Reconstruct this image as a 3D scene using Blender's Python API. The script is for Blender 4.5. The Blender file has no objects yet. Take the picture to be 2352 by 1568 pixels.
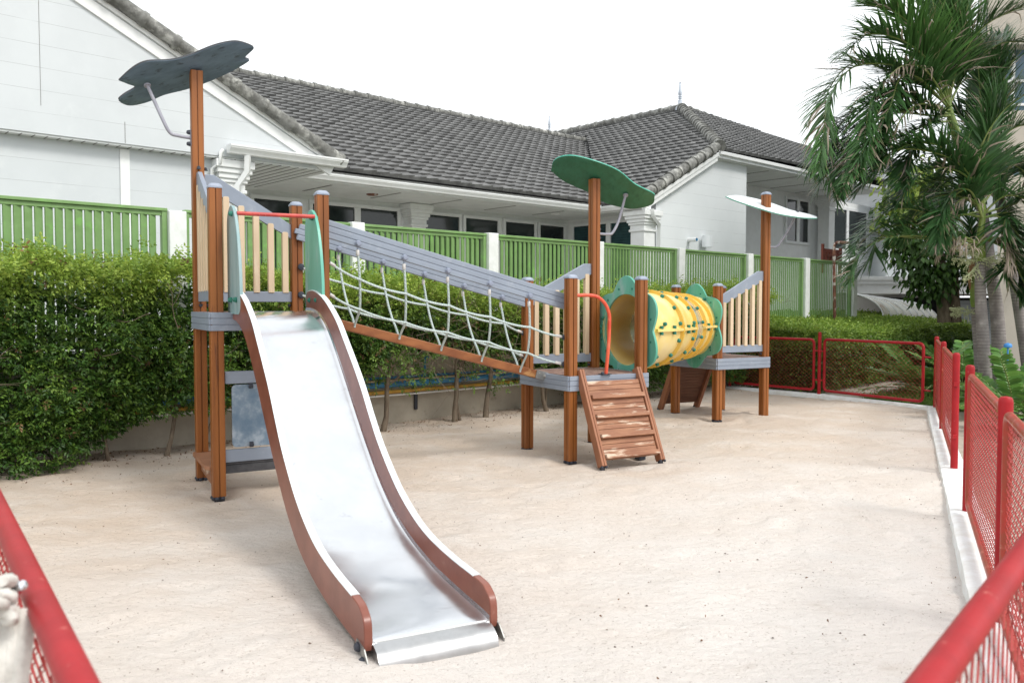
import bpy, math, random
import numpy as np
from mathutils import Vector, Matrix, geometry
R = math.radians
rnd = random.Random(7)
rng = np.random.default_rng(11)
S = bpy.context.scene
COL = S.collection

# ------------------------------------------------------------------ camera, sky, sun
F_PX, PITCH, CAM_Z = 1915.7, .0411, 1.6
cam = bpy.data.cameras.new('camera'); camo = bpy.data.objects.new('camera', cam); COL.objects.link(camo)
camo.location = (0, 0, CAM_Z); camo.rotation_euler = (math.pi/2 - PITCH, 0, 0)
cam.sensor_width = 36; cam.lens = 36*F_PX/2352; cam.clip_start = .05; cam.clip_end = 2000
cam.dof.use_dof = True; cam.dof.focus_distance = 8.5; cam.dof.aperture_fstop = 5.0
S.camera = camo
W = bpy.data.worlds.new('World'); S.world = W; W.use_nodes = True
nt = W.node_tree; nt.nodes.clear()
sky = nt.nodes.new('ShaderNodeTexSky'); sky.sky_type = 'NISHITA'; sky.sun_disc = False
SUN_EL, SUN_AZ = R(50), math.atan2(-.55, .8)         # high, from the right and slightly behind the camera
sky.sun_elevation = SUN_EL; sky.sun_rotation = math.pi/2 - SUN_AZ
sky.air_density = 1; sky.dust_density = 6; sky.ozone_density = 1
hs = nt.nodes.new('ShaderNodeHueSaturation'); hs.inputs['Saturation'].default_value = .12
mixw = nt.nodes.new('ShaderNodeMix'); mixw.data_type = 'RGBA'; mixw.inputs[0].default_value = .8
mixw.inputs[7].default_value = (11.2, 11.6, 11.9, 1)  # even overcast layer
bg = nt.nodes.new('ShaderNodeBackground'); bg.inputs[1].default_value = .1
wo = nt.nodes.new('ShaderNodeOutputWorld')
nt.links.new(sky.outputs[0], hs.inputs['Color']); nt.links.new(hs.outputs[0], mixw.inputs[6])
nt.links.new(mixw.outputs[2], bg.inputs[0]); nt.links.new(bg.outputs[0], wo.inputs[0])
sl = bpy.data.lights.new('sun', 'SUN'); so = bpy.data.objects.new('sun', sl); COL.objects.link(so)
sl.energy = 1.5; sl.angle = R(16); sl.color = (1, .96, .9)
sd = Vector((math.cos(SUN_EL)*math.cos(SUN_AZ), math.cos(SUN_EL)*math.sin(SUN_AZ), math.sin(SUN_EL)))
so.rotation_euler = sd.to_track_quat('Z', 'Y').to_euler(); so.location = (4, -3, 12)
S.view_settings.view_transform = 'Standard'; S.view_settings.look = 'None'
S.view_settings.exposure = .5; S.view_settings.gamma = 1; S.view_settings.use_curve_mapping = False

# ------------------------------------------------------------------ frames of reference
CP, SP = math.cos(PITCH), math.sin(PITCH)
def px(x, y, Y):                       # a photo point (2352 wide) at real distance Y
    dx = (x-1176)/F_PX; dy = -(y-784)/F_PX
    d = Vector((dx, CP+dy*SP, -SP+dy*CP)); return Vector((0, 0, CAM_Z)) + d*(Y/d.y)
def frame(ang, O=(0, 0)):
    c, s = math.cos(ang), math.sin(ang)
    return lambda a, b, z: Vector((O[0]+a*c-b*s, O[1]+a*s+b*c, z))
H = frame(R(42.6))                     # house and garden wall: a along, b away
TA = R(28.7)
T0 = frame(TA, (-2.469, 6.965)); T1 = frame(TA, (.605, 8.582)); T2 = frame(TA, (2.891, 11.723))
U = Vector((math.cos(TA), math.sin(TA), 0)); Vv = Vector((-math.sin(TA), math.cos(TA), 0)); Z = Vector((0, 0, 1))
HA = Vector((math.cos(R(42.6)), math.sin(R(42.6)), 0)); HB = Vector((-HA.y, HA.x, 0))

# ------------------------------------------------------------------ mesh builder
class MB:
    def __init__(s): s.v = []; s.f = []; s.smooth = False
    def add(s, vs, fs):
        n = len(s.v); s.v += [Vector(p) for p in vs]; s.f += [[i+n for i in f] for f in fs]; return s
    def box(s, O, e1, e2, e3):         # corner O and three edge vectors
        O = Vector(O); p = [O, O+e1, O+e1+e2, O+e2]; p += [q+e3 for q in p]
        fs = [(0, 3, 2, 1), (4, 5, 6, 7), (0, 1, 5, 4), (1, 2, 6, 5), (2, 3, 7, 6), (3, 0, 4, 7)]
        if e1.cross(e2).dot(e3) < 0: fs = [f[::-1] for f in fs]
        return s.add(p, fs)
    def beam(s, A, B, w, h, up=Z, off=(0, 0)):   # board from A to B, w across, h along up
        A, B = Vector(A), Vector(B); t = (B-A).normalized(); side = t.cross(up).normalized(); upv = side.cross(t).normalized()
        O = A - side*w/2 - upv*h/2 + side*off[0] + upv*off[1]
        return s.box(O, B-A, side*w, upv*h)
    def prism(s, poly, ex, caps=True):  # planar polygon extruded by ex
        n = len(poly); poly = [Vector(p) for p in poly]; ex = Vector(ex)
        vs = poly + [p+ex for p in poly]
        fs = [(i, (i+1) % n, (i+1) % n+n, i+n) for i in range(n)]
        nrm = Vector((0, 0, 0))
        for i in range(n): nrm += poly[i].cross(poly[(i+1) % n])
        fl = nrm.dot(ex) < 0
        if caps:
            fs += [tuple(range(n))[::-1], tuple(range(n, 2*n))]
        if fl: fs = [f[::-1] for f in fs]
        return s.add(vs, fs)
    def tube(s, pts, r, n=8, caps=True, closed=False):
        pts = [Vector(p) for p in pts]; m = len(pts); rr = r if isinstance(r, (list, tuple)) else [r]*m
        ts = []
        for i in range(m):
            a = pts[(i-1) % m] if (closed or i > 0) else pts[0]; b = pts[(i+1) % m] if (closed or i < m-1) else pts[-1]
            ts.append((b-a).normalized())
        u = ts[0].orthogonal().normalized(); vs = []
        for i in range(m):
            u = (u - ts[i]*u.dot(ts[i])).normalized(); w = ts[i].cross(u)
            for k in range(n):
                an = 2*math.pi*k/n; vs.append(pts[i] + (u*math.cos(an)+w*math.sin(an))*rr[i])
        fs = []
        for i in range(m if closed else m-1):
            j = (i+1) % m
            for k in range(n): fs.append((i*n+k, i*n+(k+1) % n, j*n+(k+1) % n, j*n+k))
        if caps and not closed: fs += [tuple(range(n))[::-1], tuple((m-1)*n+k for k in range(n))]
        return s.add(vs, fs)
    def lathe(s, O, axis, prof, n=16):  # prof: (radius, height) along axis
        O = Vector(O); axis = Vector(axis).normalized(); u = axis.orthogonal().normalized(); w = axis.cross(u); vs = []; fs = []
        for r, h in prof:
            for k in range(n):
                an = 2*math.pi*k/n; vs.append(O+axis*h+(u*math.cos(an)+w*math.sin(an))*max(r, 1e-4))
        for i in range(len(prof)-1):
            for k in range(n): fs.append((i*n+k, i*n+(k+1) % n, (i+1)*n+(k+1) % n, (i+1)*n+k))
        fs += [tuple(range(n))[::-1], tuple((len(prof)-1)*n+k for k in range(n))]
        return s.add(vs, fs)
    def bolt(s, P, axis, r=.018, h=.016):
        return s.lathe(P, axis, [(r*1.15, 0), (r*1.15, h*.35), (r, h*.45), (r*.9, h*.8), (r*.5, h), (0, h*1.03)], 10)

SPLIT = {'bolt', 'bolt_cap', 'clip', 'rivet', 'board_joint', 'slats', 'soffit_joints', 'wire_binding', 'storey_band'}
SPLIT -= {'slats', 'soffit_joints', 'rivet'}
def pieces(mb):
    par = list(range(len(mb.v)))
    def find(i):
        while par[i] != i: par[i] = par[par[i]]; i = par[i]
        return i
    for f in mb.f:
        r = find(f[0])
        for i in f[1:]: par[find(i)] = r
    g = {}
    for f in mb.f: g.setdefault(find(f[0]), []).append(f)
    out = []
    for fs in g.values():
        m = {}; nb = MB()
        for f in fs:
            for i in f:
                if i not in m: m[i] = len(nb.v); nb.v.append(mb.v[i])
            nb.f.append([m[i] for i in f])
        out.append(nb)
    return out
def root_of(p):
    while p.parent: p = p.parent
    return p
def obj(name, mb, mat, parent=None, smooth=None, bevel=0, label=None, segs=2):
    if name in SPLIT and parent:
        ps = pieces(mb)
        if len(ps) > 1: return [obj1(name, q, mat, parent, smooth, bevel, label, segs) for q in ps][0]
    return obj1(name, mb, mat, parent, smooth, bevel, label, segs)
def obj1(name, mb, mat, parent=None, smooth=None, bevel=0, label=None, segs=2):
    vs = mb.v
    if parent: off = root_of(parent).location
    else:
        xs = [p.x for p in vs]; ys = [p.y for p in vs]; zs = [p.z for p in vs]
        off = Vector(((min(xs)+max(xs))/2, (min(ys)+max(ys))/2, min(zs)))
    me = bpy.data.meshes.new(name); me.from_pydata([(p-off)[:] for p in vs], [], mb.f); me.update()
    return fin(name, me, mat, parent, off, smooth, bevel, label, segs)
def fin(name, me, mat, parent, off, smooth, bevel, label, segs=2):
    if mat: me.materials.append(mat)
    if smooth:
        me.polygons.foreach_set('use_smooth', [True]*len(me.polygons))
        if smooth != 'all' and hasattr(me, 'set_sharp_from_angle'): me.set_sharp_from_angle(angle=R(smooth))
    o = bpy.data.objects.new(name, me); COL.objects.link(o)
    if parent: o.parent = parent
    else: o.location = off
    if bevel:
        m = o.modifiers.new('bevel', 'BEVEL'); m.width = bevel; m.segments = segs; m.limit_method = 'ANGLE'; m.angle_limit = R(35)
    if label: o['label'] = label
    return o
def npobj(name, verts, faces, mat, parent=None, cols=None, kind=None, smooth=False, off=None):
    """verts (n,3) array, faces (m,k) array of equal-sized faces, cols (n,3)"""
    if off is None:
        if parent: off = root_of(parent).location
        else: mn, mx = verts.min(0), verts.max(0); off = Vector(((mn[0]+mx[0])/2, (mn[1]+mx[1])/2, mn[2]))
    me = bpy.data.meshes.new(name); n, m, k = len(verts), len(faces), faces.shape[1]
    me.vertices.add(n); me.vertices.foreach_set('co', (verts-np.array(off)).astype(np.float32).ravel())
    me.loops.add(m*k); me.loops.foreach_set('vertex_index', faces.astype(np.int32).ravel())
    me.polygons.add(m); me.polygons.foreach_set('loop_start', np.arange(0, m*k, k, dtype=np.int32)); me.polygons.foreach_set('loop_total', np.full(m, k, dtype=np.int32))
    if cols is not None:
        at = me.attributes.new('col', 'FLOAT_COLOR', 'POINT'); c4 = np.ones((n, 4), np.float32); c4[:, :3] = cols; at.data.foreach_set('color', c4.ravel())
    me.update(calc_edges=True)
    o = fin(name, me, mat, parent, off, 'all' if smooth else None, 0, None)
    if kind: o['kind'] = kind
    return o
def tag(o, label, cat=None, group=None, kind=None):
    if kind: o['kind'] = kind
    if label: o['label'] = label
    if cat: o['category'] = cat
    if group: o['group'] = group
    return o
def thing(name, label, cat, loc, group=None):
    o = bpy.data.objects.new(name, None); COL.objects.link(o); o.location = loc; o.empty_display_size = .2
    return tag(o, label, cat, group)

# ------------------------------------------------------------------ materials
def mat(name, c1, c2=None, scale=6, rough=.6, bump=0, bscale=None, stretch=(1, 1, 1), metal=0, detail=6, c3=None, c3scale=2, c3lim=(.55, .75),
        attr=False, trans=0, ior=1.45, coat=0, subs=0, rough2=None, speck=None, joints=None, spec=.5, wave=None):
    m = bpy.data.materials.new(name); m.use_nodes = True; t = m.node_tree; N = t.nodes; L = t.links
    b = N['Principled BSDF']; tc = N.new('ShaderNodeTexCoord'); mp = N.new('ShaderNodeMapping'); mp.inputs['Scale'].default_value = stretch
    L.new(tc.outputs['Object'], mp.inputs[0])
    def noise(sc, det=detail, src=mp.outputs[0]):
        n = N.new('ShaderNodeTexNoise'); n.inputs['Scale'].default_value = sc; n.inputs['Detail'].default_value = det; n.inputs['Roughness'].default_value = .62
        L.new(src, n.inputs['Vector']); return n
    def mixc(fac, A, B, mode='MIX'):
        x = N.new('ShaderNodeMix'); x.data_type = 'RGBA'; x.blend_type = mode
        for inp, val in ((x.inputs[0], fac), (x.inputs[6], A), (x.inputs[7], B)):
            if isinstance(val, (int, float)): inp.default_value = val
            elif isinstance(val, (tuple, list)): inp.default_value = (*val, 1)
            else: L.new(val, inp)
        return x.outputs[2]
    def rng_(src, lo, hi, a=0., b_=1.):
        r = N.new('ShaderNodeMapRange'); r.inputs[1].default_value = lo; r.inputs[2].default_value = hi; r.inputs[3].default_value = a; r.inputs[4].default_value = b_
        r.interpolation_type = 'SMOOTHSTEP'; L.new(src, r.inputs[0]); return r.outputs[0]
    col = c1
    if c2:
        n1 = noise(scale); col = mixc(rng_(n1.outputs[0], .35, .65), c1, c2)
    if c3:
        n3 = noise(c3scale, 8, src=tc.outputs['Object'] if c3scale < 0 else mp.outputs[0]); col = mixc(rng_(n3.outputs[0], *c3lim), col, c3)
    if attr:
        a = N.new('ShaderNodeAttribute'); a.attribute_name = 'col'
        col = mixc(1.0, a.outputs['Color'], col, 'MULTIPLY') if c2 else a.outputs['Color']
    if speck:
        sc, c4, lo, hi = speck; v = N.new('ShaderNodeTexNoise'); v.inputs['Scale'].default_value = sc; v.inputs['Detail'].default_value = 3
        L.new(tc.outputs['Object'], v.inputs['Vector']); col = mixc(rng_(v.outputs[0], lo, hi), col, c4)
    hgt = None
    if joints:                          # horizontal boards: (pitch, line width, colour)
        pitch, lw, jc = joints; sp = N.new('ShaderNodeSeparateXYZ'); L.new(tc.outputs['Object'], sp.inputs[0])
        d = N.new('ShaderNodeMath'); d.operation = 'DIVIDE'; d.inputs[1].default_value = pitch; L.new(sp.outputs[2], d.inputs[0])
        fr = N.new('ShaderNodeMath'); fr.operation = 'FRACT'; L.new(d.outputs[0], fr.inputs[0])
        lt = N.new('ShaderNodeMath'); lt.operation = 'LESS_THAN'; lt.inputs[1].default_value = lw/pitch; L.new(fr.outputs[0], lt.inputs[0])
        nz = noise(1.1, 3, tc.outputs['Object']); g = rng_(nz.outputs[0], .38, .55, .25, 1)
        mu = N.new('ShaderNodeMath'); mu.operation = 'MULTIPLY'; L.new(lt.outputs[0], mu.inputs[0]); L.new(g, mu.inputs[1])
        col = mixc(mu.outputs[0], col, jc)
    if isinstance(col, (tuple, list)): b.inputs['Base Color'].default_value = (*col, 1)
    else: L.new(col, b.inputs['Base Color'])
    b.inputs['Roughness'].default_value = rough
    if rough2 is not None:
        n2 = noise(scale*1.7); L.new(rng_(n2.outputs[0], .35, .65, rough, rough2), b.inputs['Roughness'])
    b.inputs['Metallic'].default_value = metal; b.inputs['Specular IOR Level'].default_value = spec
    b.inputs['Transmission Weight'].default_value = trans; b.inputs['IOR'].default_value = ior
    b.inputs['Coat Weight'].default_value = coat; b.inputs['Coat Roughness'].default_value = .25
    if bump:
        bn = noise(bscale or scale*3, 8); bu = N.new('ShaderNodeBump'); bu.inputs['Strength'].default_value = 1; bu.inputs['Distance'].default_value = bump
        h = bn.outputs[0]
        if wave:
            wv = N.new('ShaderNodeTexWave'); wv.wave_type = 'BANDS'; wv.bands_direction = wave[0]; wv.inputs['Scale'].default_value = wave[1]; wv.inputs['Distortion'].default_value = wave[2]
            L.new(tc.outputs['Object'], wv.inputs['Vector'])
            ad = N.new('ShaderNodeMath'); ad.operation = 'ADD'; L.new(bn.outputs[0], ad.inputs[0]); L.new(wv.outputs[0], ad.inputs[1]); h = ad.outputs[0]
        L.new(h, bu.inputs['Height']); L.new(bu.outputs[0], b.inputs['Normal'])
    if attr == 'leaf':                  # thin leaves let some light through
        tr = N.new('ShaderNodeBsdfTranslucent'); mx = N.new('ShaderNodeMixShader'); mx.inputs[0].default_value = .28
        L.new(col, tr.inputs['Color']); L.new(b.outputs[0], mx.inputs[1]); L.new(tr.outputs[0], mx.inputs[2])
        L.new(mx.outputs[0], N['Material Output'].inputs['Surface'])
    return m
M = dict(
 wood=mat('stained_wood', (.31, .105, .02), (.2, .062, .012), 7, .42, .0012, 30, (1, 1, .07), c3=(.13, .042, .012), c3scale=16, c3lim=(.6, .72), coat=.1, rough2=.6),
 beamwood=mat('worn_beam_wood', (.33, .12, .038), (.2, .062, .02), 9, .5, .0012, 30, (.25, .25, .6), c3=(.5, .26, .1), c3scale=12, c3lim=(.62, .72)),
 ramp=mat('worn_ramp_wood', (.34, .16, .085), (.24, .1, .052), 5, .6, .0015, 20, (.6, .6, 4), c3=(.58, .45, .34), c3scale=2.6, c3lim=(.52, .6)),
 rampd=mat('shaded_ramp_wood', (.16, .07, .04), (.12, .05, .028), 5, .6, .0012, 20, (.6, .6, 4)),  # darker copy of the ramp wood, shade put into the colour
 rampr=mat('ramp_rail_wood', (.33, .14, .07), (.25, .1, .05), 5, .55, .0012, 20, (1, 1, .3)),
 deck=mat('deck_wood', (.16, .09, .075), (.28, .18, .14), 12, .7, .001, c3=(.45, .33, .25), c3scale=5),
 brown=mat('brown_laminate', (.25, .088, .06), (.19, .062, .042), 9, .33, .0005, 30, (.5, .5, .5), c3=(.36, .2, .16), c3scale=14, c3lim=(.6, .78)),
 grey=mat('grey_blue_board', (.26, .30, .365), (.235, .27, .33), 3, .42, .0005, 40, (1, 1, 1), c3=(.33, .365, .42), c3scale=9, c3lim=(.52, .8)),
 dgrey=mat('dark_grey_board', (.05, .05, .055), (.075, .075, .08), 14, .7, .0006),
 cap=mat('post_cap_grey', (.3, .34, .42), (.26, .3, .38), 8, .4, .0003),
 cream=mat('cream_picket', (.66, .52, .36), (.56, .43, .29), 5, .55, .0008, 26, (1, 1, .12), c3=(.74, .63, .48), c3scale=9),
 green=mat('green_laminate', (.09, .36, .26), (.14, .42, .33), 5, .38, .0005, 30, (1, 1, .3), c3=(.3, .45, .43), c3scale=7, c3lim=(.5, .72)),
 faded=mat('faded_green_laminate', (.2, .33, .34), (.29, .4, .41), 6, .45, .0005, 30, (1, 1, .15), c3=(.1, .36, .28), c3scale=5),
 sailg=mat('sail_green', (.035, .15, .085), (.025, .115, .06), 9, .45, .001, 40, (1, .25, 1), c3=(.02, .1, .06), c3scale=18, c3lim=(.58, .7)),
 sailn=mat('sail_navy', (.13, .19, .25), (.095, .14, .19), 9, .5, .001, 40, (.3, 1, 1), c3=(.05, .065, .085), c3scale=20, c3lim=(.56, .7)),
 sailw=mat('sail_weathered_white', (.62, .68, .69), (.72, .76, .76), 7, .4, .0005),
 edge=mat('green_edge', (.05, .33, .24), (.08, .4, .3), 9, .4),
 yellow=mat('yellow_plastic', (.80, .60, .17), (.78, .62, .3), 1.2, .33, .0006, 20, c3=(.76, .48, .08), c3scale=2.2, c3lim=(.5, .72), spec=.5),
 ribm=mat('yellow_rib', (.74, .44, .05), (.7, .46, .1), 3, .35),
 clear=mat('scuffed_clear_plastic', (.55, .54, .48), (.36, .35, .3), 6, .2, .0006, trans=.6, ior=1.15),
 boltg=mat('green_bolt_cap', (.02, .17, .12), rough=.4), bolt=mat('dark_bolt', (.035, .04, .055), rough=.35), boltb=mat('grey_blue_bolt', (.25, .28, .36), rough=.35),
 steel=mat('brushed_steel', (.75, .76, .78), (.69, .70, .72), 2.5, .13, .00008, 40, (1, 1, 1), metal=1, rough2=.2, c3=(.55, .55, .57), c3scale=9, c3lim=(.62, .8)),
 steeld2=mat('sanded_steel', (.5, .5, .5), (.42, .42, .42), 6, .3, .0003, metal=1, rough2=.45),
 steeld=mat('dull_steel', (.42, .42, .4), (.3, .3, .29), 10, .45, .0005, metal=1, rough2=.6),
 ptube=mat('grey_lilac_tube', (.32, .32, .37), (.27, .27, .32), 10, .35),
 redtube=mat('red_bar', (.55, .07, .05), (.4, .045, .04), 12, .4, c3=(.65, .25, .2), c3scale=24, c3lim=(.62, .7)),
 orange=mat('orange_red_handle', (.72, .13, .06), (.6, .06, .03), 6, .4, c3=(.72, .24, .14), c3scale=14),
 rope=mat('grey_green_rope', (.5, .58, .56), (.4, .48, .47), 60, .6, .002, 120, wave=('DIAGONAL', 22, 0)),
 ferr=mat('white_ferrule', (.62, .6, .58), (.5, .48, .46), 20, .5),
 blackb=mat('worn_blackboard', (.13, .2, .28), (.24, .31, .38), 7, .5, .0003, c3=(.4, .46, .53), c3scale=7, c3lim=(.48, .75)),
 red=mat('fence_red', (.38, .015, .02), (.3, .011, .015), 5, .45, .0008, 30, c3=(.5, .13, .11), c3scale=22, c3lim=(.64, .73), coat=.0, spec=.3),
 redrail=mat('worn_fence_rail', (.42, .045, .032), (.3, .065, .035), 9, .36, .0004, 30, c3=(.6, .24, .18), c3scale=14, c3lim=(.58, .72), coat=.05, spec=.35),
 wire=mat('red_wire', (.4, .045, .04), (.3, .04, .035), 20, .5),
 kerb=mat('white_kerb', (.8, .82, .82), (.7, .7, .67), 6, .7, .003, 20, c3=(.55, .5, .42), c3scale=9, c3lim=(.62, .78)),
 fence=mat('fence_green', (.2, .335, .13), (.165, .29, .1), 5, .45, .0008, 20, c3=(.2, .42, .11), c3scale=6),
 pillar=mat('pillar_white', (.78, .8, .79), (.7, .72, .7), 7, .75, .002, 16),
 siding=mat('white_siding', (.6, .63, .645), (.57, .6, .615), 1.2, .6, .0006, 8, joints=(.3, .006, (.42, .44, .45)), c3=(.63, .66, .67), c3scale=2),
 siding2=mat('bright_siding', (.74, .77, .78), (.71, .74, .75), 1.2, .6, .0005, 8, joints=(.3, .006, (.5, .52, .53))),
 white=mat('white_trim', (.8, .815, .81), (.76, .77, .76), 5, .5, .0004, c3=(.62, .62, .57), c3scale=3, c3lim=(.62, .8)),
 soffit=mat('soffit_boards', (.7, .72, .71), (.64, .66, .65), 3, .6),
 line=mat('joint_line', (.22, .22, .21), rough=.8),
 glass=mat('dark_glass', (.012, .017, .018), (.03, .038, .038), .8, .06, spec=.6), frame=mat('window_frame', (.76, .775, .775), rough=.45),
 blind=mat('louvre_glass', (.03, .075, .08), (.02, .05, .055), 2, .2, joints=(.07, .014, (.006, .014, .015))),
 tile=mat('roof_tile', (.155, .155, .152), (.075, .075, .074), 5, .75, .004, 26, attr=True, c3=(.22, .225, .215), c3scale=10, c3lim=(.58, .72)),
 ridge=mat('ridge_tile', (.22, .22, .205), (.11, .11, .1), 7, .8, .0025, 20, c3=(.38, .38, .35), c3scale=5, c3lim=(.5, .64)),
 darkroof=mat('roof_felt', (.05, .05, .05), rough=.9),
 conc=mat('garden_wall_render', (.44, .4, .33), (.36, .325, .265), 2.5, .9, .003, 30, c3=(.2, .175, .14), c3scale=4, c3lim=(.58, .78)),
 beige=mat('beige_render', (.5, .455, .39), (.46, .42, .36), 1.5, .85, .001, 30), 
 pblue=mat('blue_pipe', (.04, .22, .42), (.03, .15, .3), 6, .4, c3=(.02, .1, .2), c3scale=5), pyel=mat('yellow_pipe', (.5, .28, .04), (.4, .22, .04), 6, .5), pcream=mat('cream_pipe', (.5, .42, .26), (.3, .2, .1), 5, .5),
 sand=None, path=mat('path_concrete', (.40, .35, .29), (.34, .3, .245), 3, .9, .002, 60, c3=(.27, .23, .19), c3scale=6),
 bounce=mat('bounce_paving', (.5, .47, .42), (.42, .4, .36), 1.5, .8, .001, 30),
 soil=mat('soil', (.09, .07, .05), (.06, .045, .03), 6, .95, .01, 30),
 leaf=mat('hedge_leaf', rough=.42, c1=(1, 1, 1), attr='leaf', spec=.4), palml=mat('palm_leaf', rough=.33, c1=(1, 1, 1), attr='leaf', spec=.4),
 bark=mat('shrub_bark', (.2, .16, .115), (.12, .09, .065), 14, .9, .006, 40, (1, 1, .3)),
 palmt=mat('palm_trunk', (.27, .25, .235), (.19, .17, .165), 6, .8, .004, 30, joints=(.052, .008, (.1, .085, .08)), c3=(.36, .34, .32), c3scale=5),
 shaft=mat('palm_crownshaft', (.2, .27, .055), (.13, .2, .04), 5, .4, .001), stalk=mat('palm_stalk', (.16, .24, .06), (.24, .28, .09), 6, .45),
 flower=mat('palm_flower', (.42, .45, .26), (.32, .36, .2), 20, .7), tan=mat('dry_sheath', (.23, .12, .06), (.33, .2, .1), 12, .8),
 rust=mat('rusty_pipe', (.24, .1, .06), (.1, .04, .03), 12, .8, .001, c3=(.5, .46, .42), c3scale=4, c3lim=(.5, .58)),
 crate=mat('red_brown_boards', (.22, .05, .03), (.15, .035, .02), 8, .6), poly=mat('stained_polycarbonate', (.5, .48, .38), (.62, .62, .56), 1.6, .4, c3=(.2, .13, .06), c3scale=1.3, c3lim=(.5, .66), spec=.5),
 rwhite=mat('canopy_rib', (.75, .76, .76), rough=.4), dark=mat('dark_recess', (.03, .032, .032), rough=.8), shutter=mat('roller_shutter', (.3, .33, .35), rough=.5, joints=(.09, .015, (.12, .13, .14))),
 cloth=mat('white_rope_cloth', (.7, .68, .63), (.5, .48, .44), 20, .9, .004, 60), bluep=mat('blue_plastic', (.06, .25, .6), rough=.4), lampg=mat('lamp_glass', (.75, .78, .8), rough=.3),
 bwin=mat('blue_grey_window', (.08, .14, .19), (.12, .19, .25), 1.5, .15), finial=mat('finial_paint', (.55, .6, .66), (.46, .5, .56), 8, .5),
 dryleaf=mat('dry_leaf', (.2, .1, .04), (.1, .05, .025), 30, .8), grass=mat('grass_blade', rough=.6, c1=(1, 1, 1), attr='leaf'), pebble=mat('pebble', (.16, .12, .09), (.08, .06, .05), 30, .9),
)
# sand: pale, finely speckled, browner toward the hedge
def sand_mat():
    m = bpy.data.materials.new('sand'); m.use_nodes = True; t = m.node_tree; N = t.nodes; L = t.links; b = N['Principled BSDF']
    tc = N.new('ShaderNodeTexCoord')
    def noise(sc, det, st=(1, 1, 1), rot=0, dist=0):
        mp = N.new('ShaderNodeMapping'); mp.inputs['Scale'].default_value = st; mp.inputs['Rotation'].default_value = (0, 0, rot); L.new(tc.outputs['Object'], mp.inputs[0])
        n = N.new('ShaderNodeTexNoise'); n.inputs['Scale'].default_value = sc; n.inputs['Detail'].default_value = det; n.inputs['Roughness'].default_value = .65; n.inputs['Distortion'].default_value = dist
        L.new(mp.outputs[0], n.inputs['Vector']); return n.outputs[0]
    def mr(src, lo, hi, a=0., c=1.):
        r = N.new('ShaderNodeMapRange'); r.interpolation_type = 'SMOOTHSTEP'
        for i, v in ((1, lo), (2, hi), (3, a), (4, c)): r.inputs[i].default_value = v
        L.new(src, r.inputs[0]); return r.outputs[0]
    def mix(f, A, B):
        x = N.new('ShaderNodeMix'); x.data_type = 'RGBA'
        L.new(f, x.inputs[0])
        for i, v in ((6, A), (7, B)):
            if isinstance(v, tuple): x.inputs[i].default_value = (*v, 1)
            else: L.new(v, x.inputs[i])
        return x.outputs[2]
    # pale sand near the camera and gate, browner sand toward the hedge
    sp = N.new('ShaderNodeSeparateXYZ'); L.new(tc.outputs['Object'], sp.inputs[0])
    big = noise(.35, 4); ad = N.new('ShaderNodeMath'); ad.operation = 'MULTIPLY_ADD'; ad.inputs[1].default_value = 5.; L.new(big, ad.inputs[0])
    dt = N.new('ShaderNodeVectorMath'); dt.operation = 'DOT_PRODUCT'; dt.inputs[1].default_value = (-.5, .62, 0); L.new(tc.outputs['Object'], dt.inputs[0]); L.new(dt.outputs['Value'], ad.inputs[2])
    far = mr(ad.outputs[0], 3.6, 8.6)
    c = mix(far, (.72, .672, .63), (.58, .475, .385))
    c = mix(mr(noise(1.1, 9, (1, 1.5, 1), .5, .1), .4, .7, 0, .35), c, (.74, .715, .685))
    c = mix(mr(noise(2.6, 9, (1, 1.6, 1), .3, .2), .54, .74, 0, .35), c, (.52, .44, .37))
    c = mix(mr(noise(50, 3), .61, .69, 0, .5), c, (.22, .16, .12))
    c = mix(mr(noise(240, 2), .58, .72, 0, .5), c, (.3, .23, .18))
    L.new(c, b.inputs['Base Color']); b.inputs['Roughness'].default_value = .95; b.inputs['Specular IOR Level'].default_value = .2
    h1 = noise(14, 10, (1, 1.5, 1), .4, .3); h2 = noise(160, 4)
    a1 = N.new('ShaderNodeMath'); a1.operation = 'MULTIPLY_ADD'; a1.inputs[1].default_value = .25; L.new(h2, a1.inputs[0]); L.new(h1, a1.inputs[2])
    bu = N.new('ShaderNodeBump'); bu.inputs['Distance'].default_value = .03; bu.inputs['Strength'].default_value = 1; L.new(a1.outputs[0], bu.inputs['Height']); L.new(bu.outputs[0], b.inputs['Normal'])
    return m
M['sand'] = sand_mat()

# ------------------------------------------------------------------ ground
def crom(pts, n=6):
    pts = [tuple(p) for p in pts]; P = [pts[0]] + pts + [pts[-1]]; out = []
    for i in range(1, len(P)-2):
        p0, p1, p2, p3 = (np.array(P[i+k], float) for k in (-1, 0, 1, 2))
        for k in range(n):
            t = k/n; out.append(.5*((2*p1)+(-p0+p2)*t+(2*p0-5*p1+4*p2-p3)*t*t+(-p0+3*p1-3*p2+p3)*t**3))
    out.append(np.array(pts[-1], float)); return out
def vnoise(x, y, seed=0):
    r = np.random.default_rng(seed); tab = r.random((256, 256)); xi = np.floor(x).astype(int); yi = np.floor(y).astype(int); fx = x-xi; fy = y-yi
    fx = fx*fx*(3-2*fx); fy = fy*fy*(3-2*fy); g = lambda a, b: tab[a % 256, b % 256]
    return (g(xi, yi)*(1-fx)+g(xi+1, yi)*fx)*(1-fy)+(g(xi, yi+1)*(1-fx)+g(xi+1, yi+1)*fx)*fy
g = MB().add([(-300, -60, -.16), (300, -60, -.16), (300, 600, -.16), (-300, 600, -.16)], [(0, 1, 2, 3)])
tag(obj('ground', g, M['soil']), None, kind='structure')
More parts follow.
